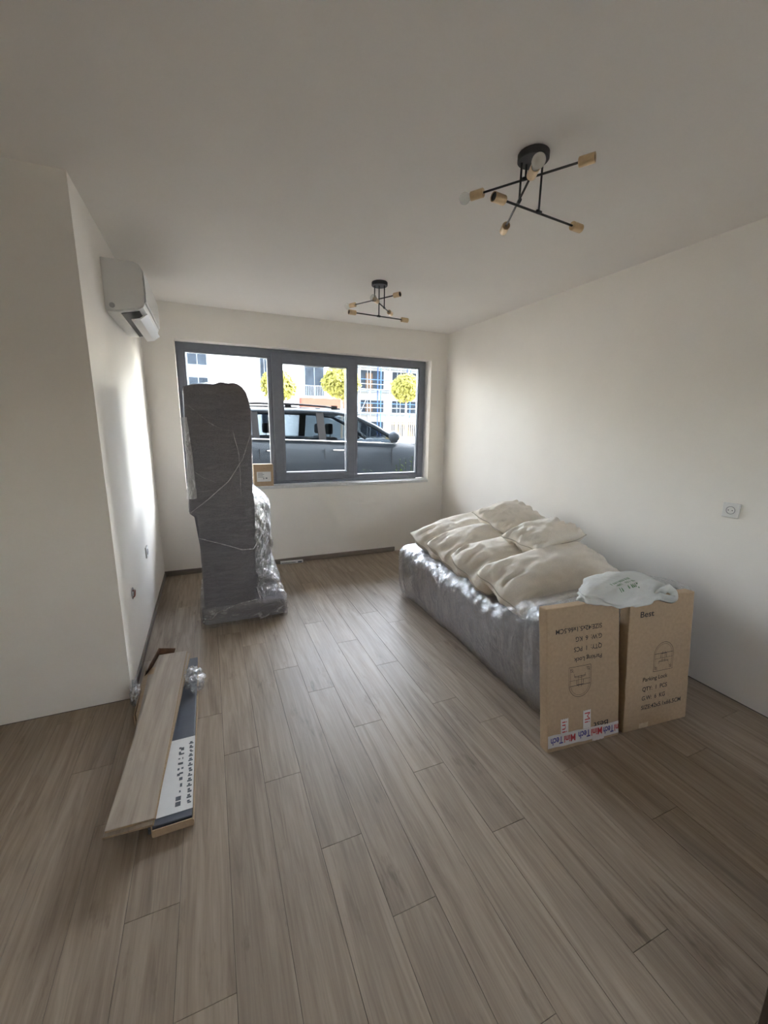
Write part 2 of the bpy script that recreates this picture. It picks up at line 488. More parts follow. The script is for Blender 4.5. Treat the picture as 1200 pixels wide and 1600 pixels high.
struct('wall_back', bm, MT['wall'], label='plain wall at the rear of the room around the added fill window', cat='wall')
struct('ceiling', boxbm(XB - 0.1, XR + 0.2, YB - 0.1, YF + 0.32, ZC, ZC + 0.2), MT['ceiling'], label='flat off-white ceiling with two lamps', cat='ceiling')

# --- floor: dark bed and single laminate planks
fl = struct('floor', boxbm(XB - 0.1, XR + 0.2, YB - 0.1, YF + 0.02, -0.1, -0.0025), MT['screed'], label='grey-brown oak laminate floor of staggered planks', cat='floor')
PWID, PLEN, GAP = 0.1535, 1.187, 0.0011
seam = {-3: 1.195, -2: 0.90, -1: 1.777, 0: 1.555, 1: 1.19, 2: 0.90, 3: 1.727, 4: 1.364, 5: 1.007, 6: 0.55, 7: 1.515}
random.seed(5)
plank_cache = {}
def plank_mesh(w, l):
    key = (round(w, 3), round(l, 3))
    if key not in plank_cache:
        b = boxbm(-w / 2, w / 2, -l / 2, l / 2, -0.0085, 0, bevel=0.0006)
        plank_cache[key] = new_mesh('plank', b, MT['oak'])
    return plank_cache[key]
for i in range(-14, 18):
    x0 = 0.126 + i * PWID; x1 = x0 + PWID
    x0 = max(x0, XB + 0.004); x1 = min(x1, XR - 0.008)
    if x1 - x0 < 0.01: continue
    s = seam.get(i)
    if s is None:
        s = (1.515 - 0.35 * (i - 7)) if i > 7 else (1.195 - 0.35 * (i + 3))
        s += random.uniform(-0.06, 0.06)
    s -= math.ceil((s - YB) / PLEN) * PLEN
    while s < YF:
        a, b_ = max(s, YB + 0.004), min(s + PLEN, YF - 0.004)
        if x0 + 0.02 < XL: b_ = min(b_, YN - 0.004 if x1 < XL + 0.03 else b_)
        if x0 < XL < x1 and b_ > YN:      # column cut by the left wall
            pass
        s += PLEN
        if b_ - a < 0.02: continue
        w, l = x1 - x0 - GAP, b_ - a - GAP
        o = bpy.data.objects.new('plank', plank_mesh(w, l))
        o.location = ((x0 + x1) / 2, (a + b_) / 2, 0)
        link(o, fl)

# --- skirting
def skirting(name, bm, label):
    return struct(name, bm, MT['skirting'], label=label, cat='baseboard')
skirting('baseboard_far', boxbm(XL, 2.02, YF - 0.014, YF - 0.0005, 0, 0.052, bevel=0.003), 'grey-brown skirting board under the window stopping short of the corner')
skirting('baseboard_left', boxbm(XL + 0.0005, XL + 0.012, YN + 0.02, YF - 0.015, 0, 0.045, bevel=0.003), 'thin grey-brown skirting board along the air conditioner wall')

# --- window
win = thing('window_1', (WX0, YW, WZ0))
win['kind'] = 'structure'; win['label'] = 'wide three-part window with anthracite frame and middle sash'; win['category'] = 'window'
def wpart(name, bm, m, parent=win):
    for v in bm.verts: v.co -= Vector((WX0, YW, WZ0)) if parent is win else Vector((0, 0, 0))
    return obj(name, bm, m, parent)
F0, F1 = YW, YW + 0.075
FX0, FX1, FZ0, FZ1 = WX0, WX1 - 0.012, WZ0 + 0.012, WZ1
bm = bmesh.new()
box(bm, FX0, FX0 + 0.063, F0, F1, FZ0, FZ1, bevel=0.003)
box(bm, FX1 - 0.075, FX1, F0, F1, FZ0, FZ1, bevel=0.003)
box(bm, FX0 + 0.06, FX1 - 0.06, F0, F1, FZ1 - 0.072, FZ1, bevel=0.003)
box(bm, FX0 + 0.06, FX1 - 0.06, F0, F1, FZ0, FZ0 + 0.052, bevel=0.003)
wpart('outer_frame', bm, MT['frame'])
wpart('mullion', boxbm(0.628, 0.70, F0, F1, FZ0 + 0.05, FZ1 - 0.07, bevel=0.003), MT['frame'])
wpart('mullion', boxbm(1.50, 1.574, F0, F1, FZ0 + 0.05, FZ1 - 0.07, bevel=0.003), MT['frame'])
S0, S1 = YW - 0.022, YW + 0.05
bm = bmesh.new()
box(bm, 0.655, 0.752, S0, S1, FZ0 + 0.02, 2.21, bevel=0.004)
box(bm, 1.466, 1.545, S0, S1, FZ0 + 0.02, 2.21, bevel=0.004)
box(bm, 0.748, 1.470, S0, S1, 2.121, 2.21, bevel=0.004)
box(bm, 0.748, 1.470, S0, S1, FZ0 + 0.02, 0.972, bevel=0.004)
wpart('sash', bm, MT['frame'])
def ring(x0, x1, z0, z1, y0, y1, t):
    b = bmesh.new()
    box(b, x0, x0 + t, y0, y1, z0, z1); box(b, x1 - t, x1, y0, y1, z0, z1)
    box(b, x0 + t, x1 - t, y0, y1, z0, z0 + t); box(b, x0 + t, x1 - t, y0, y1, z1 - t, z1)
    return b
panes = [(-0.159, 0.628, 0.926, 2.173, 0.02, 0.0), (0.752, 1.466, 0.972, 2.121, 0.0, -0.02), (1.574, 2.362, 0.926, 2.173, 0.02, 0.0)]
for x0, x1, z0, z1, off, so in panes:
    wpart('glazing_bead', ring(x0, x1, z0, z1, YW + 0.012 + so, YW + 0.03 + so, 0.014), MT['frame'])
    wpart('spacer', ring(x0 + 0.012, x1 - 0.012, z0 + 0.012, z1 - 0.012, YW + 0.034, YW + 0.05, 0.006), MT['spacer'])
    wpart('pane', boxbm(x0 + 0.002, x1 - 0.002, YW + 0.030, YW + 0.034, z0 + 0.002, z1 - 0.002), MT['glass'])
wpart('sill', boxbm(WX0, WX1 + 0.0, YF - 0.018, YW + 0.02, WZ0 - 0.029, WZ0 + 0.002, bevel=0.004), MT['sill'])

w2 = thing('fill_window', (BX0, YB - 0.12, BZ0))  # window added out of view to brighten the room from behind
w2['kind'] = 'structure'; w2['label'] = 'added fill-light window in the rear wall behind the camera'; w2['category'] = 'window'
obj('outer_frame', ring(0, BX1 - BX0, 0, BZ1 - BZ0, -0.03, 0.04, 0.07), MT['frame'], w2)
obj('pane', boxbm(0.07, BX1 - BX0 - 0.07, 0.0, 0.004, 0.07, BZ1 - BZ0 - 0.07), MT['glass'], w2)

# --- low dark cabinet whose corner shows at the lower edge of the frame
lc = thing('low_cabinet', (1.168, 0.300, 0))
tag(lc, 'dark brown low cabinet, only its corner showing at the bottom of the picture', 'cabinet')
obj('body', boxbm(0, 0.80, -0.40, 0, 0.0, 0.44, bevel=0.003), MT['door'], lc)
obj('top_board', boxbm(-0.004, 0.81, -0.405, 0.006, 0.4405, 0.462, bevel=0.002), MT['door'], lc)
for k in range(2):
    d_ = obj('cabinet_door', boxbm(0.01 + k * 0.395, 0.395 + k * 0.395, 0.0005, 0.018, 0.03, 0.43, bevel=0.002), MT['door'], lc)
    b = bmesh.new(); lathe(b, [(0, 0.018), (0.005, 0.018), (0.005, 0.03), (0.011, 0.036), (0.009, 0.042), (0, 0.043)], 14, frame_axis((0.36 + k * 0.07, 0, 0.25), (0, 1, 0)))
    obj('knob', b, MT['alloy'], d_, True)

# ------------------------------------------------------------------ tall wrapped furniture
def hull(pts):
    pts = sorted(set((round(a, 5), round(b, 5)) for a, b in pts))
    def half(ps):
        h = []
        for p in ps:
            while len(h) > 1 and (h[-1][0] - h[-2][0]) * (p[1] - h[-2][1]) - (h[-1][1] - h[-2][1]) * (p[0] - h[-2][0]) <= 0: h.pop()
            h.append(p)
        return h
    a = half(pts); b = half(pts[::-1])
    return a[:-1] + b[:-1]

def hull_ring(pts, c, n, off):
    """n points around the convex hull, by direction from c, pushed out by off"""
    H = hull(pts); out = []
    for k in range(n):
        t = 2 * PI * k / n; d = (math.cos(t), math.sin(t)); best = 0
        for i in range(len(H)):
            p, q = H[i], H[(i + 1) % len(H)]
            ex, ey = q[0] - p[0], q[1] - p[1]
            den = d[0] * ey - d[1] * ex
            if abs(den) < 1e-9: continue
            px, py = p[0] - c[0], p[1] - c[1]
            r = (px * ey - py * ex) / den; s = (px * d[1] - py * d[0]) / den
            if r > 0 and -1e-6 <= s <= 1 + 1e-6: best = max(best, r)
        out.append((c[0] + d[0] * (best + off), c[1] + d[1] * (best + off)))
    return out

def rect(x0, x1, y0, y1): return [(x0, y0), (x1, y0), (x1, y1), (x0, y1)]

TX, TY = 0.16, 3.12
tall = thing('wrapped_sofa_section', (TX, TY, 0))
tag(tall, 'tall charcoal sofa section stood on end, wrapped in clear film, in front of the window', 'sofa')
T0 = Vector((TX, TY, 0))
def tpart(name, bm, m, smooth=False):
    for v in bm.verts: v.co -= T0
    return obj(name, bm, m, tall, smooth)

# lying armrest at the bottom
bm = bmesh.new()
box(bm, -0.125, 0.485, 3.115, 3.80, 0.012, 0.148, bevel=0.03, seg=3)
tpart('armrest', bm, MT['fabric'], True)
# front panel: tall slab with a rounded hump at the top
def top_prof(n=18):
    return [(0.292, 1.50), (0.293, 1.60), (0.286, 1.66), (0.270, 1.712), (0.245, 1.748), (0.215, 1.768), (0.185, 1.774), (0.15, 1.768), (0.11, 1.757), (0.06, 1.757), (-0.02, 1.755), (-0.08, 1.748), (-0.128, 1.735)]
poly = [(-0.100, 0.146), (0.262, 0.146), (0.268, 0.60), (0.278, 1.05)] + top_prof() + [(-0.140, 1.20), (-0.152, 0.875), (-0.104, 0.86), (-0.098, 0.60)]
bm = bmesh.new()
prism(bm, poly, 3.118, 3.40)
es = [e for e in bm.edges if abs(e.verts[0].co.y - e.verts[1].co.y) < 1e-6]
bmesh.ops.bevel(bm, geom=es, offset=0.018, segments=2, affect='EDGES')
tpart('back_panel', bm, MT['fabric'])
# seat block behind, lower, rounded at its upper corner
poly = [(-0.09, 0.147), (0.425, 0.147), (0.424, 0.50), (0.428, 0.84), (0.418, 0.90), (0.392, 0.945), (0.35, 0.975), (0.28, 0.99), (-0.09, 0.99)]
bm = bmesh.new()
prism(bm, poly, 3.402, 3.78)
es = [e for e in bm.edges if abs(e.verts[0].co.y - e.verts[1].co.y) < 1e-6]
bmesh.ops.bevel(bm, geom=es, offset=0.025, segments=2, affect='EDGES')
tpart('seat_block', bm, MT['fabric'])
# film: convex skin over the sections at each height
def panel_x(z):
    pr = [(0.146, -0.100, 0.262), (0.6, -0.098, 0.268), (0.858, -0.104, 0.273), (0.876, -0.152, 0.275), (1.05, -0.146, 0.278), (1.2, -0.140, 0.284), (1.5, -0.134, 0.292), (1.6, -0.131, 0.293), (1.66, -0.130, 0.286), (1.712, -0.129, 0.270), (1.74, -0.11, 0.25), (1.768, 0.15, 0.215)]
    for (a, l0, r0), (b_, l1, r1) in zip(pr, pr[1:]):
        if a <= z <= b_:
            t = (z - a) / (b_ - a); return l0 + (l1 - l0) * t, r0 + (r1 - r0) * t
    return (pr[0][1:] if z < pr[0][0] else pr[-1][1:])
rings = []
zs = [0.004 + 0.148 * k / 6 for k in range(7)] + [0.165 + (1.735 - 0.165) * k / 78 for k in range(79)]
for z in zs:
    pts = []
    if z <= 0.153:
        pts += rect(-0.128, 0.490, 3.108, 3.80)
    else:
        l, r = panel_x(z)
        pts += rect(l, r, 3.113, 3.405)
        if z < 1.0:
            sr = 0.43 if z < 0.84 else 0.43 - 0.12 * ((z - 0.84) / 0.16) ** 2
            pts += rect(l + 0.01, sr, 3.402, 3.785)
        if z < 0.46:
            t = (0.46 - z) / 0.31
            pts += [(0.425 + 0.065 * t, 3.40 - 0.25 * t), (0.425 + 0.06 * t, 3.79)]
    ring_ = hull_ring(pts, (0.08, 3.36), 132, 0.006)
    rr = []
    for k, (x, y) in enumerate(ring_):
        a = 2 * PI * k / 132
        # diagonal pulled folds, strongest on the open right-hand flank
        side = max(0.0, math.cos(a)) * (1.0 if z < 1.0 else 0.25)
        w = fbm((x * 5, y * 5, z * 9)) * 0.004 + side * 0.020 * fbm((x * 2 + y * 3 - z * 3.0, z * 22 + y * 26, 3.1))
        if z < 0.15: w += 0.010 * fbm((x * 7, y * 7, z * 18 + 5)) + 0.004
        w = max(w, -0.003)
        rr.append(Vector((x + math.cos(a) * w, y + math.sin(a) * w, z + 0.006 * fbm((x * 6, y * 6, 9.0)) * (1 if 0.1 < z < 1.7 else 0))))
    rings.append(rr)
# close the top over the rounded head of the panel
for z, sh in ((1.752, 0.86), (1.766, 0.6), (1.779, 0.32)):
    rings.append([Vector((0.17 + (p.x - 0.17) * sh, 3.26 + (p.y - 3.26) * (0.6 + 0.4 * sh), z)) for p in rings[len(zs) - 1]])
bm = bmesh.new()
loft(bm, rings, caps=False)
bm.faces.ensure_lookup_table()
for f in bm.faces:
    c = f.calc_center_median()
    if c.z < 0.158: f.material_index = 2
    elif c.z < 1.0 and c.x > 0.268 and c.y > 3.118: f.material_index = 1
tpart('stretch_film', bm, [MT['film'], MT['film_flank'], MT['film_dense']], True)
# twisted film ropes and pull lines across the front
def fold(pts, r=0.0035):
    b = bmesh.new()
    P = []
    for a, c in zip(pts, pts[1:]):
        a, c = Vector(a), Vector(c)
        for t in range(6): P.append(a.lerp(c, t / 6))
    P.append(Vector(pts[-1]))
    tube(b, P, [r * (0.7 + 0.5 * abs(fbm((p.x * 20, p.z * 20, 1)))) for p in P], n=6)
    return b
Yf = 3.103
tpart('film_fold', fold([(-0.150, Yf, 0.88), (-0.03, Yf, 0.97), (0.12, Yf, 1.10), (0.22, Yf, 1.25), (0.29, Yf + 0.01, 1.44)]), MT['film_white'], True)
tpart('film_fold', fold([(-0.10, Yf, 1.61), (0.02, Yf, 1.50), (0.10, Yf, 1.455), (0.17, Yf, 1.45)], 0.002), MT['film_white'], True)
tpart('film_fold', fold([(-0.13, Yf, 1.20), (-0.05, Yf, 1.13), (0.04, Yf, 1.09)], 0.002), MT['film_white'], True)
tpart('film_fold', fold([(-0.11, Yf, 0.70), (0.05, Yf, 0.64), (0.18, Yf, 0.585), (0.262, Yf + 0.005, 0.58), (0.36, Yf + 0.18, 0.66), (0.44, Yf + 0.4, 0.85)], 0.004), MT['film_white'], True)
tpart('film_fold', fold([(0.165, Yf, 1.45), (0.195, Yf, 1.30), (0.20, Yf, 1.15), (0.195, Yf, 1.0)], 0.003), MT['film_white'], True)
tpart('film_fold', fold([(-0.13, Yf - 0.008, 0.09), (-0.06, Yf - 0.012, 0.075), (-0.02, Yf - 0.008, 0.12), (0.15, Yf, 0.165), (0.27, Yf, 0.175)], 0.007), MT['film_white'], True)
# bright diagonal pull creases over the open flank
random.seed(77)
for k in range(15):
    z0 = random.uniform(0.20, 0.74); dz = random.uniform(0.10, 0.26); t0 = random.uniform(0.0, 0.35); t1 = min(1.0, t0 + random.uniform(0.35, 0.65))
    fr = lambda t, z: (0.276 + 0.162 * t, 3.112 + 0.29 * t, z)
    tpart('film_crease', fold([fr(t0, z0), fr((t0 + t1) / 2, z0 + dz * 0.5), fr(t1, z0 + dz)], random.uniform(0.0012, 0.0032)), MT['film_white'], True)
for k in range(9):
    x = random.uniform(0.30, 0.44); z = 0.155 + random.uniform(0, 0.02)
    tpart('film_crease', fold([(x, 3.13 + (x - 0.28) * 0.3, z), (x + random.uniform(-0.03, 0.02), 3.22, z + random.uniform(0.02, 0.09))], random.uniform(0.002, 0.004)), MT['film_white'], True)
# folded white plastic edge hanging on the left side
bm = bmesh.new()
rows = [(1.535, -0.158, -0.118), (1.46, -0.152, -0.112), (1.30, -0.142, -0.102), (1.12, -0.147, -0.098), (1.03, -0.155, -0.095), (0.985, -0.162, -0.094)]
loft(bm, [[Vector((a, 3.098, z)), Vector(((a + b_) / 2, 3.086 + 0.006 * math.sin(z * 30), z)), Vector((b_, 3.1, z)), Vector((b_, 3.105, z)), Vector((a, 3.106, z))] for z, a, b_ in rows])
tpart('plastic_edge', bm, MT['film_white'])

# ------------------------------------------------------------------ low wrapped sofa along the right wall
sofa = thing('wrapped_sofa', (2.05, 2.3, 0))
tag(sofa, 'long low charcoal sofa wrapped in shiny clear film along the wall, cushions on top', 'sofa')
S_O = Vector((2.05, 2.3, 0))
def sofa_section(y, x0, x1, zt, zb=0.02, r=0.10, inset=0.0, n=7):
    x0 += inset; x1 -= inset; zt -= inset * 0.8; zb += inset * 0.3
    pts = []
    for k in range(5): pts.append((x0 + 0.04 * (1 - k / 4) ** 2, zb + (zt - r - zb) * k / 5))
    for k in range(n + 1):
        a = PI - (PI / 2) * k / n
        pts.append((x0 + r + r * math.cos(a), zt - r + r * math.sin(a)))
    m = 10
    for k in range(1, m): pts.append((x0 + r + (x1 - x0 - 2 * r) * k / m, zt + 0.012 * math.sin(PI * k / m)))
    for k in range(n + 1):
        a = PI / 2 - (PI / 2) * k / n
        pts.append((x1 - r + r * math.cos(a), zt - r + r * math.sin(a)))
    for k in range(4, -1, -1): pts.append((x1, zb + (zt - r - zb) * k / 5))
    return [Vector((x, y, z)) for x, z in pts]
def sofa_block(ys, ztf, x0f, x1f, r, end=0.05):
    rings = []
    y0, y1 = ys
    seq = [(y0, end), (y0 + end * 0.3, end * 0.3), (y0 + end, 0)] + [(y0 + end + (y1 - y0 - 2 * end) * k / 30, 0) for k in range(1, 30)] + [(y1 - end, 0), (y1 - end * 0.3, end * 0.3), (y1, end)]
    for y, ins in seq: rings.append(sofa_section(y, x0f(y), x1f(y), ztf(y), r=r, inset=ins))
    return rings
SX0 = lambda y: 1.515 + 0.015 * math.sin(y * 3)
SX1 = lambda y: 2.60
def ztop(y):
    t = min(1.0, max(0.0, (1.98 - y) / 0.48))
    t = t * t * (3 - 2 * t)
    return 0.455 + 0.008 * math.sin(y * 9) + 0.135 * t
bm = bmesh.new()
rings = sofa_block((1.62, 3.19), lambda y: 0.435, SX0, SX1, 0.09)
loft(bm, rings)
for v in bm.verts: v.co -= S_O
obj('seat', bm, MT['fabric'], sofa, True)
bm = bmesh.new()
rings = sofa_block((1.385, 1.60), lambda y: 0.565, SX0, SX1, 0.06, end=0.04)
loft(bm, rings)
for v in bm.verts: v.co -= S_O
obj('armrest', bm, MT['fabric'], sofa, True)
for fx, fy in ((1.60, 1.47), (1.60, 3.08), (2.5, 1.47), (2.5, 3.08)):
    bm = boxbm(fx - 0.03 - 2.05, fx + 0.03 - 2.05, fy - 0.03 - 2.3, fy + 0.03 - 2.3, 0, 0.04, bevel=0.004)
    obj('foot', bm, MT['dark_plastic'], sofa)
# film
rings = []
ys = [1.372, 1.376, 1.39, 1.41] + [1.43 + (3.17 - 1.43) * k / 110 for k in range(111)] + [3.185, 3.20, 3.207]
for y in ys:
    e = 0.0
    if y < 1.41: e = 0.035 * (1 - (y - 1.372) / 0.038) ** 2
    if y > 3.17: e = 0.035 * ((y - 3.17) / 0.037) ** 2
    sec = sofa_section(y, SX0(y) - 0.012, SX1(y) + 0.012, ztop(y) + 0.012, zb=0.012, r=0.105, inset=e, n=9)
    c = Vector((2.05, y, 0.25))
    rr = []
    for p in sec:
        d = Vector((p.x - c.x, 0, p.z - c.z)); d.normalize()
        crease = abs(fbm((p.x * 9 + p.z * 4, y * 7 - p.z * 7, 2.0)))
        top_edge = math.exp(-((p.z - ztop(y) + 0.03) / 0.07) ** 2) * math.exp(-((p.x - 1.56) / 0.10) ** 2)
        w = 0.008 * fbm((p.x * 4, y * 5, p.z * 5)) + 0.011 * crease + top_edge * 0.022 * fbm((y * 16, p.z * 8, p.x * 4)) + 0.006 * abs(fbm((p.x * 16, y * 22 + p.z * 9, p.z * 5)))
        rr.append(Vector((p.x + d.x * w, p.y + 0.004 * fbm((p.x * 12, y, p.z * 12)), max(0.008, p.z + d.z * w))))
    rings.append(rr)
bm = bmesh.new()
loft(bm, rings)
for v in bm.verts: v.co -= S_O
obj('stretch_film', bm, MT['film_sofa'], sofa, True)

# ------------------------------------------------------------------ cushions
def cushion_mesh(L, W, T, seed, wr=1.0, rnd=0.75, nu=44, nv=30):
    """soft filled cushion: thin sewn rim, pointed corners, pulled creases at the short ends"""
    def pt(u, v, s):
        # square to rounded outline, corners slightly drawn out
        m = max(abs(u), abs(v)); k = 1.0
        if m > 1e-6:
            q = ((abs(u) ** 7 + abs(v) ** 7) ** (1 / 7)) / m
            k = 1 - (1 - 1 / q) * rnd * m ** 2
        ex = 1 - 0.035 * (1 - v * v) * abs(u) ** 3
        ey = 1 - 0.03 * (1 - u * u) * abs(v) ** 3
        x = u * k * ex * L / 2; y = v * k * ey * W / 2
        h = ((1 - abs(u) ** 3.4) ** 0.5) * ((1 - abs(v) ** 2.8) ** 0.5) if abs(u) < 1 and abs(v) < 1 else 0
        z = s * h * T / 2
        edge = max(0.0, (abs(u) - 0.45) / 0.55)
        fold = math.sin(v * 15 + seed * 3 + 3.0 * fbm((u * 2.5, v * 3, seed)))
        z += wr * 0.027 * edge * (1 - edge ** 6) * fold * min(1, h * 2)
        z += wr * 0.020 * fbm((u * 1.6 + seed, v * 1.9, s * 3.0 + seed)) * h
        z += wr * 0.007 * fbm((u * 6 + seed, v * 4, s + seed)) * h
        y += 0.008 * math.sin(u * 5 + seed); x += wr * 0.010 * math.sin(v * 7 + seed * 2) * abs(u)
        return Vector((x, y, z))
    bm = bmesh.new()
    top = [[bm.verts.new(pt(-1 + 2 * i / nu, -1 + 2 * j / nv, 1)) for j in range(nv + 1)] for i in range(nu + 1)]
    bot = [[top[i][j] if i in (0, nu) or j in (0, nv) else bm.verts.new(pt(-1 + 2 * i / nu, -1 + 2 * j / nv, -1)) for j in range(nv + 1)] for i in range(nu + 1)]
    for i in range(nu):
        for j in range(nv):
            bm.faces.new((top[i][j], top[i + 1][j], top[i + 1][j + 1], top[i][j + 1]))
            bm.faces.new((bot[i][j], bot[i][j + 1], bot[i + 1][j + 1], bot[i + 1][j]))
    rim = [top[i][0].co.copy() for i in range(nu)] + [top[nu][j].co.copy() for j in range(nv)] + [top[i][nv].co.copy() for i in range(nu, 0, -1)] + [top[0][j].co.copy() for j in range(nv, 0, -1)]
    return bm, rim
def cushion(name, label, c, L, W, T, xdir, tilt, seed, group, wr=1.0, rnd=0.75):
    """xdir: direction of the long side; tilt: far long edge raised (radians)"""
    x = Vector(xdir).normalized()
    y = Vector((0, 0, 1)).cross(x).normalized()
    z = x.cross(y)
    y2 = y * math.cos(tilt) + z * math.sin(tilt); z2 = x.cross(y2)
    o = thing(name)
    o.matrix_world = Matrix(((x.x, y2.x, z2.x, c[0]), (x.y, y2.y, z2.y, c[1]), (x.z, y2.z, z2.z, c[2]), (0, 0, 0, 1)))
    tag(o, label, 'cushion', group)
    bm, rim = cushion_mesh(L, W, T, seed, wr, rnd)
    obj('cover', bm, MT['cushion'], o, True)
    b = bmesh.new()
    tube(b, rim + [rim[0]], 0.0028, n=5, cap=False)
    obj('seam', b, MT['seam'], o, True)
    return o
GB, GS = 'large cream sofa cushions', 'small cream scatter cushions'
cushion('sofa_cushion', 'large cream cushion farthest along the wrapped sofa, nearest the window wall', (1.97, 2.90, 0.590), 0.84, 0.46, 0.20, (1, 0.10, 0.15), 0.32, 1.3, GB)
cushion('sofa_cushion', 'large cream cushion second from the window wall on the wrapped sofa', (1.94, 2.54, 0.600), 0.84, 0.46, 0.21, (1, 0.05, 0.14), 0.34, 2.7, GB)
cushion('sofa_cushion', 'large cream cushion third from the window wall, partly under the small front cushion', (1.91, 2.17, 0.600), 0.84, 0.46, 0.22, (1, 0.03, 0.13), 0.34, 4.1, GB)
cushion('sofa_cushion', 'large plump cream cushion nearest the cardboard boxes', (1.89, 1.80, 0.605), 0.84, 0.46, 0.25, (1, 0.03, 0.11), 0.30, 5.9, GB)
cushion('scatter_cushion', 'small cream cushion resting on the two farther large cushions', (2.24, 2.64, 0.785), 0.50, 0.36, 0.15, (1, 0.16, 0.12), 0.30, 7.2, GS, 0.8, 0.15)
cushion('scatter_cushion', 'small cream cushion resting on the two nearer large cushions', (2.11, 2.11, 0.77), 0.52, 0.33, 0.16, (1, 0.16, 0.10), 0.12, 8.8, GS, 0.8, 0.15)

# ------------------------------------------------------------------ lettering helper
def text_mesh(s, size, bold=0.0, spacing=1.0):
    cu = bpy.data.curves.new('lettering', 'FONT')
    cu.body = s; cu.size = size; cu.align_x = 'LEFT'; cu.align_y = 'BOTTOM_BASELINE'
    cu.offset = bold; cu.space_character = spacing
    t = bpy.data.objects.new('lettering_curve', cu)
    COL.objects.link(t)
    dg = bpy.context.evaluated_depsgraph_get()
    me = bpy.data.meshes.new_from_object(t.evaluated_get(dg))
    bpy.data.objects.remove(t); bpy.data.curves.remove(cu)
    return me
def lettering(s, size, mat, M, parent, width=None, bold=0.0, name='lettering'):
    """M: maps text x, y (metres, baseline left) to the parent's space"""
    me = text_mesh(s, size, bold)
    me.materials.clear(); me.materials.append(mat)
    if width:
        xs = [v.co.x for v in me.vertices]
        k = width / max(1e-6, max(xs) - min(xs)); x0 = min(xs)
        for v in me.vertices: v.co.x = (v.co.x - x0) * k
    me.transform(M)
    o = bpy.data.objects.new(name, me)
    o['kind'] = 'stuff'
    return link(o, parent)

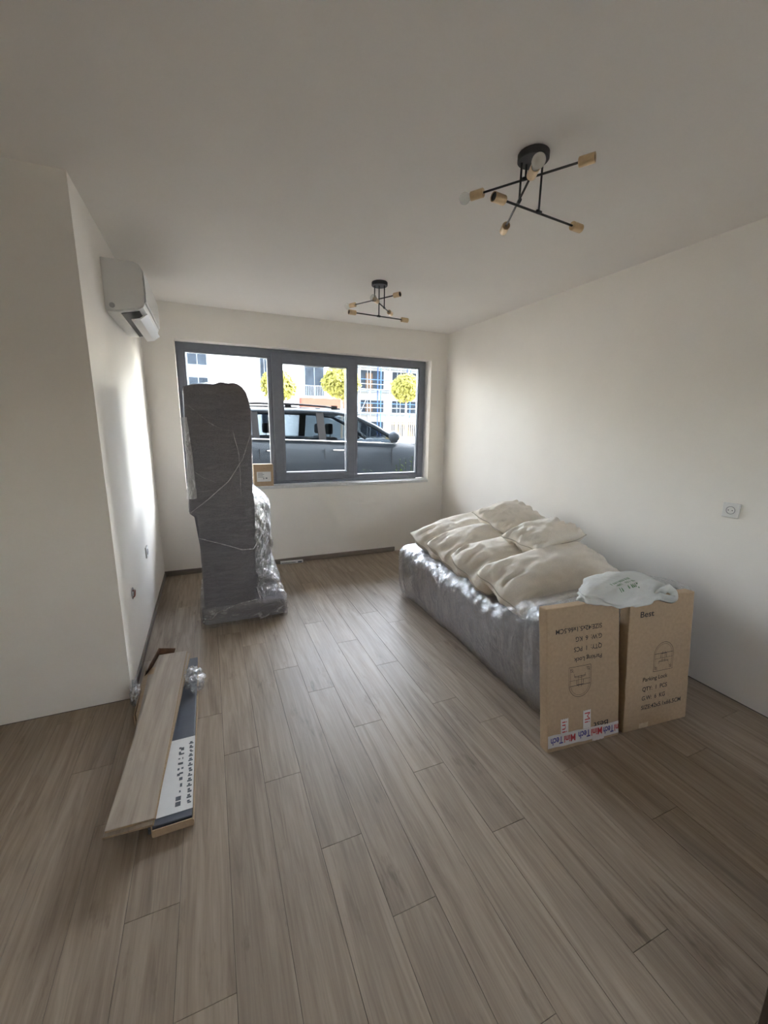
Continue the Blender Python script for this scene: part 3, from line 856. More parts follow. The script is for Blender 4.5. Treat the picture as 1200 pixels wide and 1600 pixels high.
# ------------------------------------------------------------------ two flat cartons leaning on the sofa
BW, BH, BT = 0.425, 0.69, 0.055
def stroke(bm, pts, w, M, closed=False):
    """flat ribbon of width w along pts in the x, y plane, 0.3 mm thick"""
    P = [Vector((p[0], p[1])) for p in pts]
    if closed: P.append(P[0])
    L_, R_ = [], []
    for i, p in enumerate(P):
        d = P[min(i + 1, len(P) - 1)] - P[max(i - 1, 0)]
        d = d.normalized() if d.length > 1e-9 else Vector((1, 0))
        n = Vector((-d.y, d.x)) * w / 2
        L_.append(bm.verts.new(M @ Vector((p.x + n.x, p.y + n.y, 0))))
        R_.append(bm.verts.new(M @ Vector((p.x - n.x, p.y - n.y, 0))))
    for i in range(len(P) - 1):
        bm.faces.new((L_[i], R_[i], R_[i + 1], L_[i + 1]))
def carton(label, corner, ang, lean, upside, seed):
    """corner: front lower left corner on the floor; ang: turn about z; lean: top tipped back"""
    o = thing('parking_lock_carton', corner, (-lean, 0, ang))
    tag(o, label, 'box', 'parking lock cartons')
    random.seed(seed)
    bm = bmesh.new()
    box(bm, 0, BW, 0, BT, 0, BH, bevel=0.004, seg=2)
    bmesh.ops.subdivide_edges(bm, edges=[e for e in bm.edges if e.calc_length() > 0.3], cuts=14, use_grid_fill=True)
    for v in bm.verts:
        c = v.co
        ed = min(c.x, BW - c.x)
        v.co = c + Vector((0.0035 * fbm((c.z * 14, seed, c.y * 10)) * (1 if ed < 0.02 else 0), 0.003 * fbm((c.x * 8, c.z * 8, seed)) * (1 if c.y > BT / 2 else 0), 0.002 * fbm((c.x * 12, seed, 1)) if c.z > BH - 0.02 else 0))
    obj('carton_body', bm, MT['card'], o)
    # face frame: x to the right, y up on the front face, rotated 180 degrees when upside down
    M = Matrix(((1, 0, 0, 0), (0, 0, -1, -0.0012), (0, 1, 0, 0), (0, 0, 0, 1)))
    if upside:
        M = M @ Matrix.Translation((BW, BH, 0)) @ Matrix.Rotation(PI, 4, 'Z')
    T = lambda x, y: M @ Matrix.Translation((x, y, 0))
    lettering('Best', 0.042, MT['ink'], T(0.16 * BW, 0.862 * BH), o, width=0.088, bold=0.0005)
    lettering('Parking Lock', 0.030, MT['ink'], T(0.255 * BW, 0.368 * BH), o, width=0.165, bold=0.0004)
    lettering('QTY:  1  PCS', 0.032, MT['ink'], T(0.255 * BW, 0.293 * BH), o, width=0.165, bold=0.0004)
    lettering('G.W:  6  KG', 0.032, MT['ink'], T(0.255 * BW, 0.222 * BH), o, width=0.155, bold=0.0004)
    lettering('SIZE:42x5.1x66.5CM', 0.032, MT['ink'], T(0.255 * BW, 0.150 * BH), o, width=0.268, bold=0.0004)
    # drawing of the folding barrier
    b = bmesh.new()
    I = T(0.41 * BW, 0.430 * BH)
    w, hh = 0.128, 0.150
    def arch(m, top):
        r = w / 2 - m
        return [(m, m)] + [(m, top - r)] + [(w / 2 - r * math.cos(PI * k / 14), top - r + r * math.sin(PI * k / 14)) for k in range(1, 14)] + [(w - m, top - r), (w - m, m)]
    stroke(b, arch(0, hh), 0.0022, I, True)
    stroke(b, arch(0.009, hh - 0.009), 0.0013, I)
    stroke(b, [(0.004, 0.092), (w - 0.004, 0.092)], 0.0025, I)
    stroke(b, [(0.004, 0.066), (w - 0.004, 0.066)], 0.0015, I)
    stroke(b, [(0.045, 0.066), (0.045, 0.090), (0.083, 0.090), (0.083, 0.066)], 0.003, I)
    stroke(b, [(0.055, 0.045), (0.055, 0.100), (0.073, 0.100), (0.073, 0.045)], 0.002, I)
    stroke(b, [(0.03, 0.048), (0.098, 0.048)], 0.0025, I)
    stroke(b, [(0.032, 0.036), (0.036, 0.052), (0.06, 0.056), (0.092, 0.053), (0.098, 0.036)], 0.0018, I)
    for cx in (0.016, w - 0.016):
        stroke(b, [(cx + 0.007 * math.cos(k * PI / 4), 0.016 + 0.007 * math.sin(k * PI / 4)) for k in range(8)], 0.0018, I, True)
        stroke(b, [(cx - 0.012, 0.028), (cx + 0.010, 0.006)], 0.0015, I)
    obj('barrier_drawing', b, MT['ink'], o)
    return o, T
c1, T1 = carton('kraft carton with upside-down print and white MiniTech tape leaning on the sofa', (1.372, 1.222, 0.002), math.radians(-5.5), math.radians(8.5), True, 3)
c2, T2 = carton('kraft carton printed Best at its top, standing under the white plastic bag', (1.826, 1.180, 0.002), math.radians(-5.5), math.radians(5.5), False, 8)
# a top edge strip of carton one is paler; clear tape on carton two
def tape(parent, x0, x1, z0, z1, m, name='tape', y=-0.0016, wrap=True, slope=0.0):
    b = bmesh.new()
    n = 10
    for k in range(n + 1):
        x = x0 + (x1 - x0) * k / n
    rings = []
    for k in range(n + 1):
        x = x0 + (x1 - x0) * k / n
        dz = slope * (x - x0) + 0.002 * math.sin(k * 2.1)
        rings.append([Vector((x, y - 0.0003 * (k % 2), z0 + dz)), Vector((x, y - 0.0003 * (k % 2), z1 + dz)), Vector((x, y + 0.0012, z1 + dz)), Vector((x, y + 0.0012, z0 + dz))])
    loft(b, rings)
    return obj(name, b, m, parent)
tp = tape(c1, 0.003, BW - 0.003, 0.022, 0.082, MT['tape'], slope=-0.02)
def tape_text(s, x, z, width, mat, rot=PI, size=0.048):
    M = Matrix(((1, 0, 0, 0), (0, 0, -1, -0.0035), (0, 1, 0, 0), (0, 0, 0, 1))) @ Matrix.Translation((x, z, 0)) @ Matrix.Rotation(rot, 4, 'Z')
    lettering(s, size, mat, M, tp, width=width, bold=0.0012)
for xw in (0.158, 0.318):
    tape_text('Mini', xw, 0.067, 0.066, MT['ink_red'])
    tape_text('Tech', xw - 0.072, 0.069, 0.070, MT['ink_blue'])
tape_text('ni', BW - 0.006, 0.061, 0.025, MT['ink_red'])
tape_text('Tech', BW - 0.036, 0.062, 0.064, MT['ink_blue'])
tv = tape(c1, 0.075, 0.118, 0.078, 0.150, MT['tape'], y=-0.0022)
M_ = Matrix(((1, 0, 0, 0), (0, 0, -1, -0.0042), (0, 1, 0, 0), (0, 0, 0, 1)))
lettering('ini', 0.042, MT['ink_red'], M_ @ Matrix.Translation((0.113, 0.140, 0)) @ Matrix.Rotation(-PI / 2, 4, 'Z') @ Matrix.Translation((0, -0.032, 0)), tv, width=0.055)
tv = tape(c1, 0.205, 0.25, 0.078, 0.168, MT['tape'], y=-0.0022)
lettering('Mi', 0.046, MT['ink_red'], M_ @ Matrix.Translation((0.247, 0.158, 0)) @ Matrix.Rotation(-PI / 2, 4, 'Z') @ Matrix.Translation((0, -0.035, 0)), tv, width=0.05)
tape(c2, 0.10, 0.16, 0.004, 0.03, MT['clear_tape'], name='clear_tape')
tape(c1, 0.26, 0.33, 0.006, 0.03, MT['tape'], y=-0.0026)

# ------------------------------------------------------------------ carrier bag over the cartons
from mathutils.bvhtree import BVHTree
bag = thing('plastic_bag', (1.845, 1.305, 0.732))
tag(bag, 'crumpled white plastic carrier bag lying over the cartons and the sofa end', 'bag')
bm = bmesh.new()
bmesh.ops.create_icosphere(bm, subdivisions=5, radius=1.0)
for v in bm.verts:
    d = v.co.copy()
    s = 1 + 0.20 * fbm(d * 1.1 + Vector((4, 1, 2)), 2) + 0.17 * abs(fbm(d * 1.9 + Vector((7, 0, 3)), 2)) - 0.06 * abs(fbm(d * 4.5, 2))
    p = Vector((d.x * 0.255 * s, d.y * 0.125 * s, d.z * 0.054 * s))
    p.z += 0.012 * math.cos(p.x * 9) - 0.25 * max(0, p.x) ** 2
    if p.y < -0.07: p.z -= (-p.y - 0.07) * 0.45
    v.co = p
bvh = BVHTree.FromBMesh(bm)
obj('bag_film', bm, MT['bag'], bag, True)
b = bmesh.new()
random.seed(2)
for r in range(3):                                  # illegible green print
    for k in range(10):
        x = -0.135 + k * 0.0125; y = -0.045 - r * 0.024
        if random.random() < 0.15: continue
        for q in range(random.choice((2, 3))):
            px = x + random.random() * 0.008; L_ = random.uniform(0.008, 0.017)
            pts = []
            for t in (0, L_):
                h = bvh.ray_cast(Vector((px, y + t, 0.4)), Vector((0, 0, -1)))
                if h[0]: pts.append(h[0] + h[1] * 0.0015)
            if len(pts) == 2:
                w = Vector((0.0022, 0, 0))
                b.faces.new([b.verts.new(p) for p in (pts[0] - w, pts[0] + w, pts[1] + w, pts[1] - w)])
pr = obj('green_print', b, MT['bag_print'], bag); pr['kind'] = 'stuff'
# handle loop hanging over the corner of the upright carton
b2 = bmesh.new()
rings = []
for k in range(29):
    t = 2 * PI * k / 28
    c = Vector((0.165 + 0.070 * math.cos(t), -0.112 + 0.012 * math.sin(t * 2), -0.012 + 0.026 * math.sin(t) - 0.02 * math.cos(t)))
    dd = Vector((-0.075 * math.sin(t), 0, 0.030 * math.cos(t))).normalized(); nn = Vector((0, -1, 0)); ss = dd.cross(nn)
    w = 0.020 * (1 + 0.35 * fbm((math.cos(t) * 2, math.sin(t) * 2, 3)))
    rings.append([c + ss * w * math.cos(a) + nn * 0.006 * math.sin(a) for a in [2 * PI * j / 8 for j in range(8)]])
loft(b2, rings, caps=False)
obj('bag_handle', b2, MT['bag'], bag, True)

# ------------------------------------------------------------------ laminate carton and loose planks by the outer corner
pk = thing('laminate_carton', (-0.29, 2.06, 0))
tag(pk, 'torn open brown laminate carton on the floor under the loose planks', 'box')
def P0(bm, o=(-0.29, 2.06, 0)):
    for v in bm.verts: v.co -= Vector(o)
    return bm
def slab_wall(bm, a, c, z0, z1, t=0.004):
    a, c = Vector(a), Vector(c); n = (c - a).orthogonal().normalized() * t / 2
    prism(bm, [tuple(a + n), tuple(c + n), tuple(c - n), tuple(a - n)], z0, z1, axis='z')
bm = bmesh.new()
prism(bm, [(-0.285, 1.462), (-0.148, 1.462), (-0.148, 2.665), (-0.434, 2.665), (-0.434, 2.15)], 0.001, 0.005, axis='z')
slab_wall(bm, (-0.285, 1.462), (-0.148, 1.462), 0.0051, 0.034)
slab_wall(bm, (-0.147, 1.462), (-0.147, 2.665), 0.0051, 0.026)
slab_wall(bm, (-0.285, 1.464), (-0.432, 2.15), 0.0051, 0.056)
slab_wall(bm, (-0.434, 2.15), (-0.434, 2.60), 0.0051, 0.056)
obj('tray', P0(bm), MT['card'], pk)
bm = bmesh.new()
prism(bm, [(-0.305, 1.60), (-0.29, 1.60), (-0.31, 2.2), (-0.33, 2.60), (-0.40, 2.58), (-0.432, 2.50), (-0.425, 2.15)], 0.056, 0.059, axis='z')
obj('flap', P0(bm), MT['card'], pk)
bm = bmesh.new()
loft(bm, [[Vector((-0.430, 2.50, 0.058)), Vector((-0.40, 2.56, 0.105)), Vector((-0.395, 2.57, 0.10)), Vector((-0.42, 2.52, 0.055))],
          [Vector((-0.405, 2.60, 0.060)), Vector((-0.385, 2.63, 0.110)), Vector((-0.38, 2.64, 0.10)), Vector((-0.395, 2.61, 0.055))],
          [Vector((-0.385, 2.72, 0.060)), Vector((-0.37, 2.70, 0.118)), Vector((-0.365, 2.705, 0.112)), Vector((-0.375, 2.725, 0.055))],
          [Vector((-0.30, 2.70, 0.060)), Vector((-0.28, 2.68, 0.110)), Vector((-0.275, 2.685, 0.105)), Vector((-0.29, 2.705, 0.055))]])
obj('torn_edge', P0(bm), MT['card_dark'], pk)
# unopened pack of planks inside the carton, slate foil with a printed white label
pack = thing('laminate_pack', (-0.20, 2.06, 0.005))
tag(pack, 'slate-grey foil pack with a white printed label inside the torn carton', 'package')
def P1(bm): return P0(bm, (-0.20, 2.06, 0.005))
obj('foil', P1(boxbm(-0.300, -0.152, 1.475, 2.655, 0.0055, 0.034, bevel=0.003)), MT['slate'], pack)
lab = obj('label_sheet', P1(boxbm(-0.300, -0.150, 1.508, 1.918, 0.0345, 0.0355)), MT['paper'], pack)
bm = bmesh.new()
random.seed(21)
def mark(x0, x1, y0, y1): box(bm, x0, x1, y0, y1, 0.0356, 0.0361)
# two columns of pictograms and text blocks on the visible strip
y = 1.535
for k in range(13):
    hgt = random.uniform(0.014, 0.022)
    mark(-0.171 + random.uniform(-0.004, 0.004), -0.156, y, y + hgt * 0.42)
    mark(-0.171, -0.164 + random.uniform(0, 0.004), y + hgt * 0.5, y + hgt)
    y += hgt + 0.010
for (a, c) in ((1.535, 1.556), (1.562, 1.582)):
    mark(-0.213, -0.194, a, c)
y = 1.600
for k in range(9):
    hgt = random.uniform(0.008, 0.018)
    mark(-0.203 + random.uniform(-0.012, 0.004), -0.192 + random.uniform(-0.006, 0.001), y, y + hgt)
    y += hgt + 0.018
for k in range(6): mark(-0.215, -0.207 + random.uniform(-0.002, 0.006), 1.69 + k * 0.032, 1.69 + k * 0.032 + random.uniform(0.005, 0.016))
obj('label_print', P1(bm), MT['ink_grey'], pack)

def laminate(label, c, ang, pitch, L=1.19):
    o = thing('laminate_plank', c, (pitch, 0, ang))
    tag(o, label, 'plank', 'loose laminate planks')
    obj('decor_face', boxbm(-0.0765, 0.0765, -L / 2, L / 2, 0.0072, 0.0085), MT['oak_board'], o)
    b = bmesh.new()
    box(b, -0.0765, 0.0765, -L / 2, L / 2, 0.0, 0.0071)
    box(b, 0.0765, 0.0815, -L / 2, L / 2, 0.001, 0.004)       # tongue
    obj('core', b, MT['hdf'], o)
    return o
laminate('lower of the two loose oak laminate planks on the torn carton', (-0.311, 2.030, 0.083), math.radians(-4.0), 0.0)
laminate('upper of the two loose oak laminate planks on the torn carton', (-0.316, 2.045, 0.0925), math.radians(-2.9), 0.0)
# spacers holding them up: two more offcuts under the planks inside the carton
o = thing('laminate_offcut', (-0.345, 2.02, 0.0595)); tag(o, 'oak laminate offcut under the loose planks in the carton', 'plank')
obj('decor_face', boxbm(-0.06, 0.06, -0.45, 0.45, 0.0215, 0.023), MT['oak_board'], o)
obj('core', boxbm(-0.06, 0.06, -0.45, 0.45, 0, 0.0214), MT['hdf'], o)

def crumple(name, label, c, r, sq, seed):
    o = thing(name, c); tag(o, label, 'plastic film')
    b = bmesh.new()
    bmesh.ops.create_icosphere(b, subdivisions=4, radius=1.0)
    for v in b.verts:
        d = v.co.copy()
        s = 1 + 0.55 * fbm(d * 2.2 + Vector((seed, 0, 0))) - 0.35 * abs(fbm(d * 5 + Vector((0, seed, 0))))
        v.co = Vector((d.x * r * sq[0] * s, d.y * r * sq[1] * s, max(-c[2] + 0.001, d.z * r * sq[2] * s)))
    obj('film_sheet', b, MT['film_crumple'], o, True)
crumple('crumpled_film', 'crumpled clear film beside the far end of the loose planks', (-0.165, 2.36, 0.055), 0.075, (0.7, 1.3, 0.8), 3.0)
crumple('crumpled_film', 'twist of clear film at the foot of the outer wall corner', (-0.452, 2.335, 0.06), 0.05, (0.5, 1.2, 1.4), 9.0)

# ------------------------------------------------------------------ ceiling lamps
def ceiling_lamp(label, centre, rods, arms, bulbs):
    """rods: (x, y, z of junction); arms: per rod the two free ends (x, y); bulbs: {(rod, end): kind}"""
    o = thing('ceiling_lamp', (centre[0], centre[1], ZC))
    tag(o, label, 'lamp', 'black and brass ceiling lamps')
    O = Vector((centre[0], centre[1], ZC))
    b = bmesh.new()
    lathe(b, [(0, 0), (0.058, 0), (0.060, -0.003), (0.060, -0.024), (0.057, -0.027), (0, -0.027)], 32)
    obj('canopy', b, MT['black'], o, False)
    for i, ((rx, ry, rz), ends) in enumerate(zip(rods, arms)):
        J = Vector((rx, ry, rz)) - O
        b = bmesh.new()
        tube(b, [(J.x, J.y, -0.026), (J.x, J.y, J.z)], 0.0042, 10)
        obj('rod', b, MT['black'], o, True)
        A, B = (Vector((e[0], e[1], rz)) - O for e in ends)
        b = bmesh.new()
        d = (B - A).normalized()
        tube(b, [A, B], 0.0042, 10)
        tube(b, [J - d * 0.012, J + d * 0.012], 0.0075, 10)
        arm = obj('arm', b, MT['black'], o, True)
        for e, (p, s) in enumerate(((A, -1), (B, 1))):
            M = frame_axis(p, d * s)
            b = bmesh.new()
            lathe(b, [(0, -0.004), (0.0155, -0.004), (0.0175, -0.002), (0.0175, 0.052), (0.0155, 0.052), (0.0150, 0.012), (0, 0.012)], 24, M)
            obj('socket', b, MT['brass'], arm)
            k = bulbs.get((i, e))
            if k is None:
                b = bmesh.new()
                lathe(b, [(0, 0.046), (0.0152, 0.046), (0.0152, 0.049), (0.011, 0.049), (0.011, 0.030), (0, 0.030)], 20, M)
                obj('socket_insert', b, MT['dark_plastic'], arm)
            else:
                b = bmesh.new()
                R_ = 0.0235
                prof = [(0.012, 0.045), (0.013, 0.056)] + [(R_ * math.sin(a), 0.082 - R_ * math.cos(a)) for a in [0.62 + (PI - 0.62) * q / 12 for q in range(13)]]
                prof[-1] = (0, prof[-1][1])
                lathe(b, prof, 24, M)
                obj('bulb', b, MT['bulb'] if k == 'clear' else MT['bulb_milk'], arm, True)
    return o
ceiling_lamp('near black ceiling lamp with three crossed arms and brass sockets, bulb facing the room',
             (1.252, 1.497), [(1.243, 1.524, 2.476), (1.312, 1.511, 2.364), (1.220, 1.524, 2.391)],
             [((1.150, 1.680), (1.355, 1.358)), ((1.123, 1.497), (1.530, 1.540)), ((1.140, 1.366), (1.308, 1.713))],
             {(0, 0): 'clear', (2, 0): 'milk'})
ceiling_lamp('far black ceiling lamp with crossed brass-tipped arms, hanging closer to the window',
             (1.268, 3.128), [(1.231, 3.135, 2.436), (1.263, 3.124, 2.313), (1.295, 3.097, 2.370)],
             [((1.150, 3.352), (1.335, 3.000)), ((1.069, 3.110), (1.464, 3.140)), ((1.185, 2.969), (1.378, 3.195))],
             {(0, 0): 'clear', (2, 0): 'clear'})

# ------------------------------------------------------------------ air conditioner on the left wall
ac = thing('air_conditioner', (XL, 3.32, 2.25))
tag(ac, 'white split air conditioner high on the narrow wall, louver open', 'air conditioner')
prof = [(0.0, 0.14), (0.155, 0.14), (0.185, 0.128), (0.198, 0.105), (0.202, 0.0), (0.198, -0.075), (0.188, -0.098), (0.165, -0.112), (0.06, -0.135), (0.0, -0.135)]
bm = bmesh.new()
prism(bm, prof, -0.40, 0.40)
es = [e for e in bm.edges if abs(e.verts[0].co.y - e.verts[1].co.y) < 1e-6]
bmesh.ops.bevel(bm, geom=es, offset=0.008, segments=2, affect='EDGES')
obj('housing', bm, MT['plastic'], ac)
bm = bmesh.new()
prism(bm, [(0.2025, 0.105), (0.2065, 0.10), (0.2075, -0.06), (0.2035, -0.07)], -0.385, 0.385)
obj('front_panel', bm, MT['plastic'], ac)
bm = bmesh.new()
prism(bm, [(0.07, -0.134), (0.165, -0.113), (0.165, -0.116), (0.07, -0.137)], -0.36, 0.36)
obj('air_outlet', bm, MT['dark_plastic'], ac)
bm = bmesh.new()
prism(bm, [(0.118, -0.160), (0.160, -0.152), (0.200, -0.122), (0.204, -0.126), (0.163, -0.158), (0.118, -0.166)], -0.355, 0.355)
obj('louver', bm, MT['plastic'], ac)
bm = bmesh.new()
lathe(bm, [(0, 0), (0.014, 0), (0.014, 0.003), (0.011, 0.003), (0.011, 0.001), (0, 0.001)], 20, frame_axis((0.035, -0.400, -0.105), (0, -1, 0)))
obj('pipe_cap', bm, MT['plastic_grey'], ac)

# ------------------------------------------------------------------ sockets
def socket_plate(name, label, loc, rz, mk):
    o = thing(name, loc, (0, 0, rz)); tag(o, label, 'socket')
    # local: plate in x z plane, facing -y
    obj('plate', boxbm(-0.041, 0.041, -0.010, 0.0, -0.041, 0.041, bevel=0.003, seg=2), MT['plastic'], o)
    b = bmesh.new()
    lathe(b, [(0, 0.0045), (0.0185, 0.0045), (0.0195, 0.012), (0.0225, 0.0125), (0.0225, 0.008), (0.0, 0.008)][::-1], 28, frame_axis((0, 0, 0), (0, -1, 0)))
    obj('well', b, MT['plastic_grey'], o, True)
    if mk:
        for sx in (-0.0095, 0.0095):
            b = bmesh.new()
            lathe(b, [(0, 0.0126), (0.0028, 0.0126), (0.0028, 0.0130), (0, 0.0130)], 10, frame_axis((sx, 0, 0), (0, -1, 0)))
            obj('pin_hole', b, MT['dark_plastic'], o)
    return o
socket_plate('wall_socket', 'white round-well power socket on the wall above the cartons', (XR, 1.314, 1.066), -PI / 2, True)
socket_plate('wall_socket', 'white socket low on the air conditioner wall near the window', (XL, 3.41, 0.55), PI / 2, True)
o = thing('junction_box', (XL, 2.74, 0.485)); tag(o, 'open wall junction box with loose red wires low on the narrow wall', 'socket')
b = bmesh.new()
lathe(b, [(0.036, 0), (0.036, 0.003), (0.031, 0.003), (0.031, 0.0005), (0, 0.0005)], 24, frame_axis((0, 0, 0), (1, 0, 0)))
obj('box_ring', b, MT['plastic_grey'], o)
for k, (dy, m) in enumerate(((-0.012, 'cable'), (0.004, 'cable'), (0.016, 'plastic'))):
    b = bmesh.new()
    tube(b, [(0.001, dy, 0.02), (0.014, dy + 0.006, 0.012), (0.012, dy - 0.004, -0.016), (0.002, dy, -0.024)], 0.0028, 6)
    obj('wire', b, MT[m], o, True)

# ------------------------------------------------------------------ small things by the window
o = thing('sill_carton', (0.512, 4.455, WZ0 + 0.0025)); tag(o, 'small brown carton with a white label on the window sill', 'box')
obj('carton_body', boxbm(-0.098, 0.098, -0.052, 0.052, 0, 0.226, bevel=0.003), MT['card'], o)
obj('label_sheet', boxbm(-0.070, 0.072, -0.0528, -0.0522, 0.048, 0.150), MT['paper'], o)
bm = bmesh.new()
box(bm, 0.018, 0.034, -0.0536, -0.0529, 0.076, 0.088); box(bm, -0.006, 0.002, -0.0536, -0.0529, 0.072, 0.086)
for k in range(4): box(bm, -0.058, -0.01 + 0.012 * (k % 2), -0.0536, -0.0529, 0.134 - k * 0.014, 0.138 - k * 0.014)
obj('label_print', bm, MT['ink_grey'], o)

o = thing('packaged_strip', (0.765, 4.375, 0.001), (0, 0, -0.06)); tag(o, 'thin white packaged strip lying on the floor against the skirting', 'package')
obj('sleeve', boxbm(-0.122, 0.122, -0.016, 0.016, 0, 0.028, bevel=0.002), MT['paper'], o)
bm = bmesh.new()
box(bm, 0.065, 0.108, -0.0166, -0.0161, 0.006, 0.022); box(bm, -0.11, 0.04, -0.0166, -0.0161, 0.010, 0.016)
obj('sleeve_print', bm, MT['ink_grey'], o)

# ------------------------------------------------------------------ outside
# the rest of this building: storeys above and neighbours beside the room
bm = bmesh.new()
box(bm, -9, 12, YB - 0.19, YF + 0.31, 2.76, 11.5)
box(bm, XR + 0.21, 12, YB - 0.19, YF + 0.31, -0.1, 2.755)
box(bm, -9, XB - 0.11, YB - 0.19, YF + 0.31, -0.1, 2.755)
box(bm, -9, -2.6, YF + 0.315, 10.5, -0.1, 11.5)          # unseen block added on the left to screen low side sky
box(bm, 8.5, 12, YF + 0.315, 9.5, -0.1, 6.0)            # lower unseen block added on the right, dims the left wall
struct('wall_exterior', bm, MT['facade_own'], label='outer walls and storeys of this building around the room, with two added light-blocking masses', cat='wall')
struct('overhang_slab', boxbm(-2.5, 5.5, YF + 0.32, YF + 1.75, 2.78, 2.95), MT['facade_own'], label='added unseen slab outside over the window, blocking high sky light', cat='balcony')  # slab added over the window to hold back high sky light
struct('ground', boxbm(-60, 90, -60, 120, -0.4, -0.11), MT['asphalt'], label='grey street beyond the window', cat='ground')
struct('soil_bed', boxbm(-3, 6, YF + 0.33, 5.7, -0.11, 0.35), MT['soil'], label='raised soil bed below the window', cat='ground')
struct('pavement', boxbm(-60, 90, 14.5, 120, -0.11, 0.0), MT['paving'], label='pale paving across the street', cat='ground')

# --- dark car parked along the window
car = thing('parked_car', (2.0, 6.4, -0.06))
tag(car, 'dark blue-grey estate car parked right outside the window', 'car')
C0 = Vector((2.0, 6.4, -0.06))
CWID = 1.80
def cpart(name, bm, m, smooth=False, parent=None):
    for v in bm.verts: v.co -= C0
    return obj(name, bm, m, parent or car, smooth)
XREAR, XFRONT = -0.30, 4.25
# lower body stations: x, z bottom, z shoulder, half width
st = [(-0.30, 0.45, 0.95, 0.70), (-0.22, 0.34, 1.18, 0.80), (0.0, 0.27, 1.27, 0.87), (0.6, 0.25, 1.285, 0.90), (1.5, 0.25, 1.262, 0.90), (2.4, 0.25, 1.215, 0.90), (2.9, 0.26, 1.20, 0.895), (3.05, 0.26, 1.215, 0.89), (3.5, 0.27, 1.175, 0.875), (3.95, 0.28, 1.06, 0.84), (4.15, 0.32, 0.92, 0.76), (4.25, 0.42, 0.75, 0.62)]
yc = 6.4 + 0.90
def body_ring(x, zb, zs, hw):
    pr = [(-0.86, zb), (-0.98, zb + 0.12), (-1.0, zb + (zs - zb) * 0.35), (-0.985, zb + (zs - zb) * 0.62), (-0.975, zs - 0.15), (-0.94, zs - 0.09), (-0.905, zs), (-0.5, zs + 0.03), (0, zs + 0.04)]
    pr += [(-a, z) for a, z in pr[-2::-1]]
    return [Vector((x, yc + a * hw, z)) for a, z in pr]
bm = bmesh.new()
loft(bm, [body_ring(*s) for s in st])
cpart('body', bm, MT['car'], True)
# greenhouse: roof shell and pillars
gh = [(-0.12, 1.30, 1.42, 0.78, 0.70), (0.15, 1.30, 1.66, 0.80, 0.64), (0.6, 1.298, 1.738, 0.815, 0.62), (1.3, 1.28, 1.755, 0.82, 0.62), (1.9, 1.26, 1.745, 0.82, 0.62), (2.25, 1.25, 1.70, 0.82, 0.63), (2.62, 1.24, 1.53, 0.82, 0.67), (3.02, 1.23, 1.285, 0.82, 0.78)]
bm = bmesh.new()
rr = []
for x, z0, z1, w0, w1 in gh:
    rr.append([Vector((x, yc + a * w1, z)) for a, z in ((-1.02, z1 - 0.055), (-1.0, z1 - 0.02), (-0.8, z1), (0, z1 + 0.018), (0.8, z1), (1.0, z1 - 0.02), (1.02, z1 - 0.055), (0.95, z1 - 0.06), (0, z1 - 0.02), (-0.95, z1 - 0.06))])
loft(bm, rr[1:6])
cpart('roof', bm, MT['car'], True)
def gpt(x, s, t):
    """point on the side glass plane: t 0 at the belt, 1 at the roof rail; s -1 near side, 1 far side"""
    for a, b_ in zip(gh, gh[1:]):
        if a[0] <= x <= b_[0]:
            k = (x - a[0]) / (b_[0] - a[0])
            z0, z1, w0, w1 = (a[i] + (b_[i] - a[i]) * k for i in (1, 2, 3, 4))
            return Vector((x, yc + s * (w0 + (w1 * 1.02 - w0) * t), z0 - 0.03 + (z1 - 0.05 - z0 + 0.03) * t))
def strip_poly(bm, pts, th=0.02):
    """thin solid from a list of 3-D points (roughly planar)"""
    A = [bm.verts.new(p) for p in pts]
    n = (pts[1] - pts[0]).cross(pts[2] - pts[0]).normalized() * th
    B = [bm.verts.new(p + n) for p in pts]
    k = len(pts)
    for i in range(k): bm.faces.new((A[i], A[(i + 1) % k], B[(i + 1) % k], B[i]))
    bm.faces.new(A[::-1]); bm.faces.new(B)
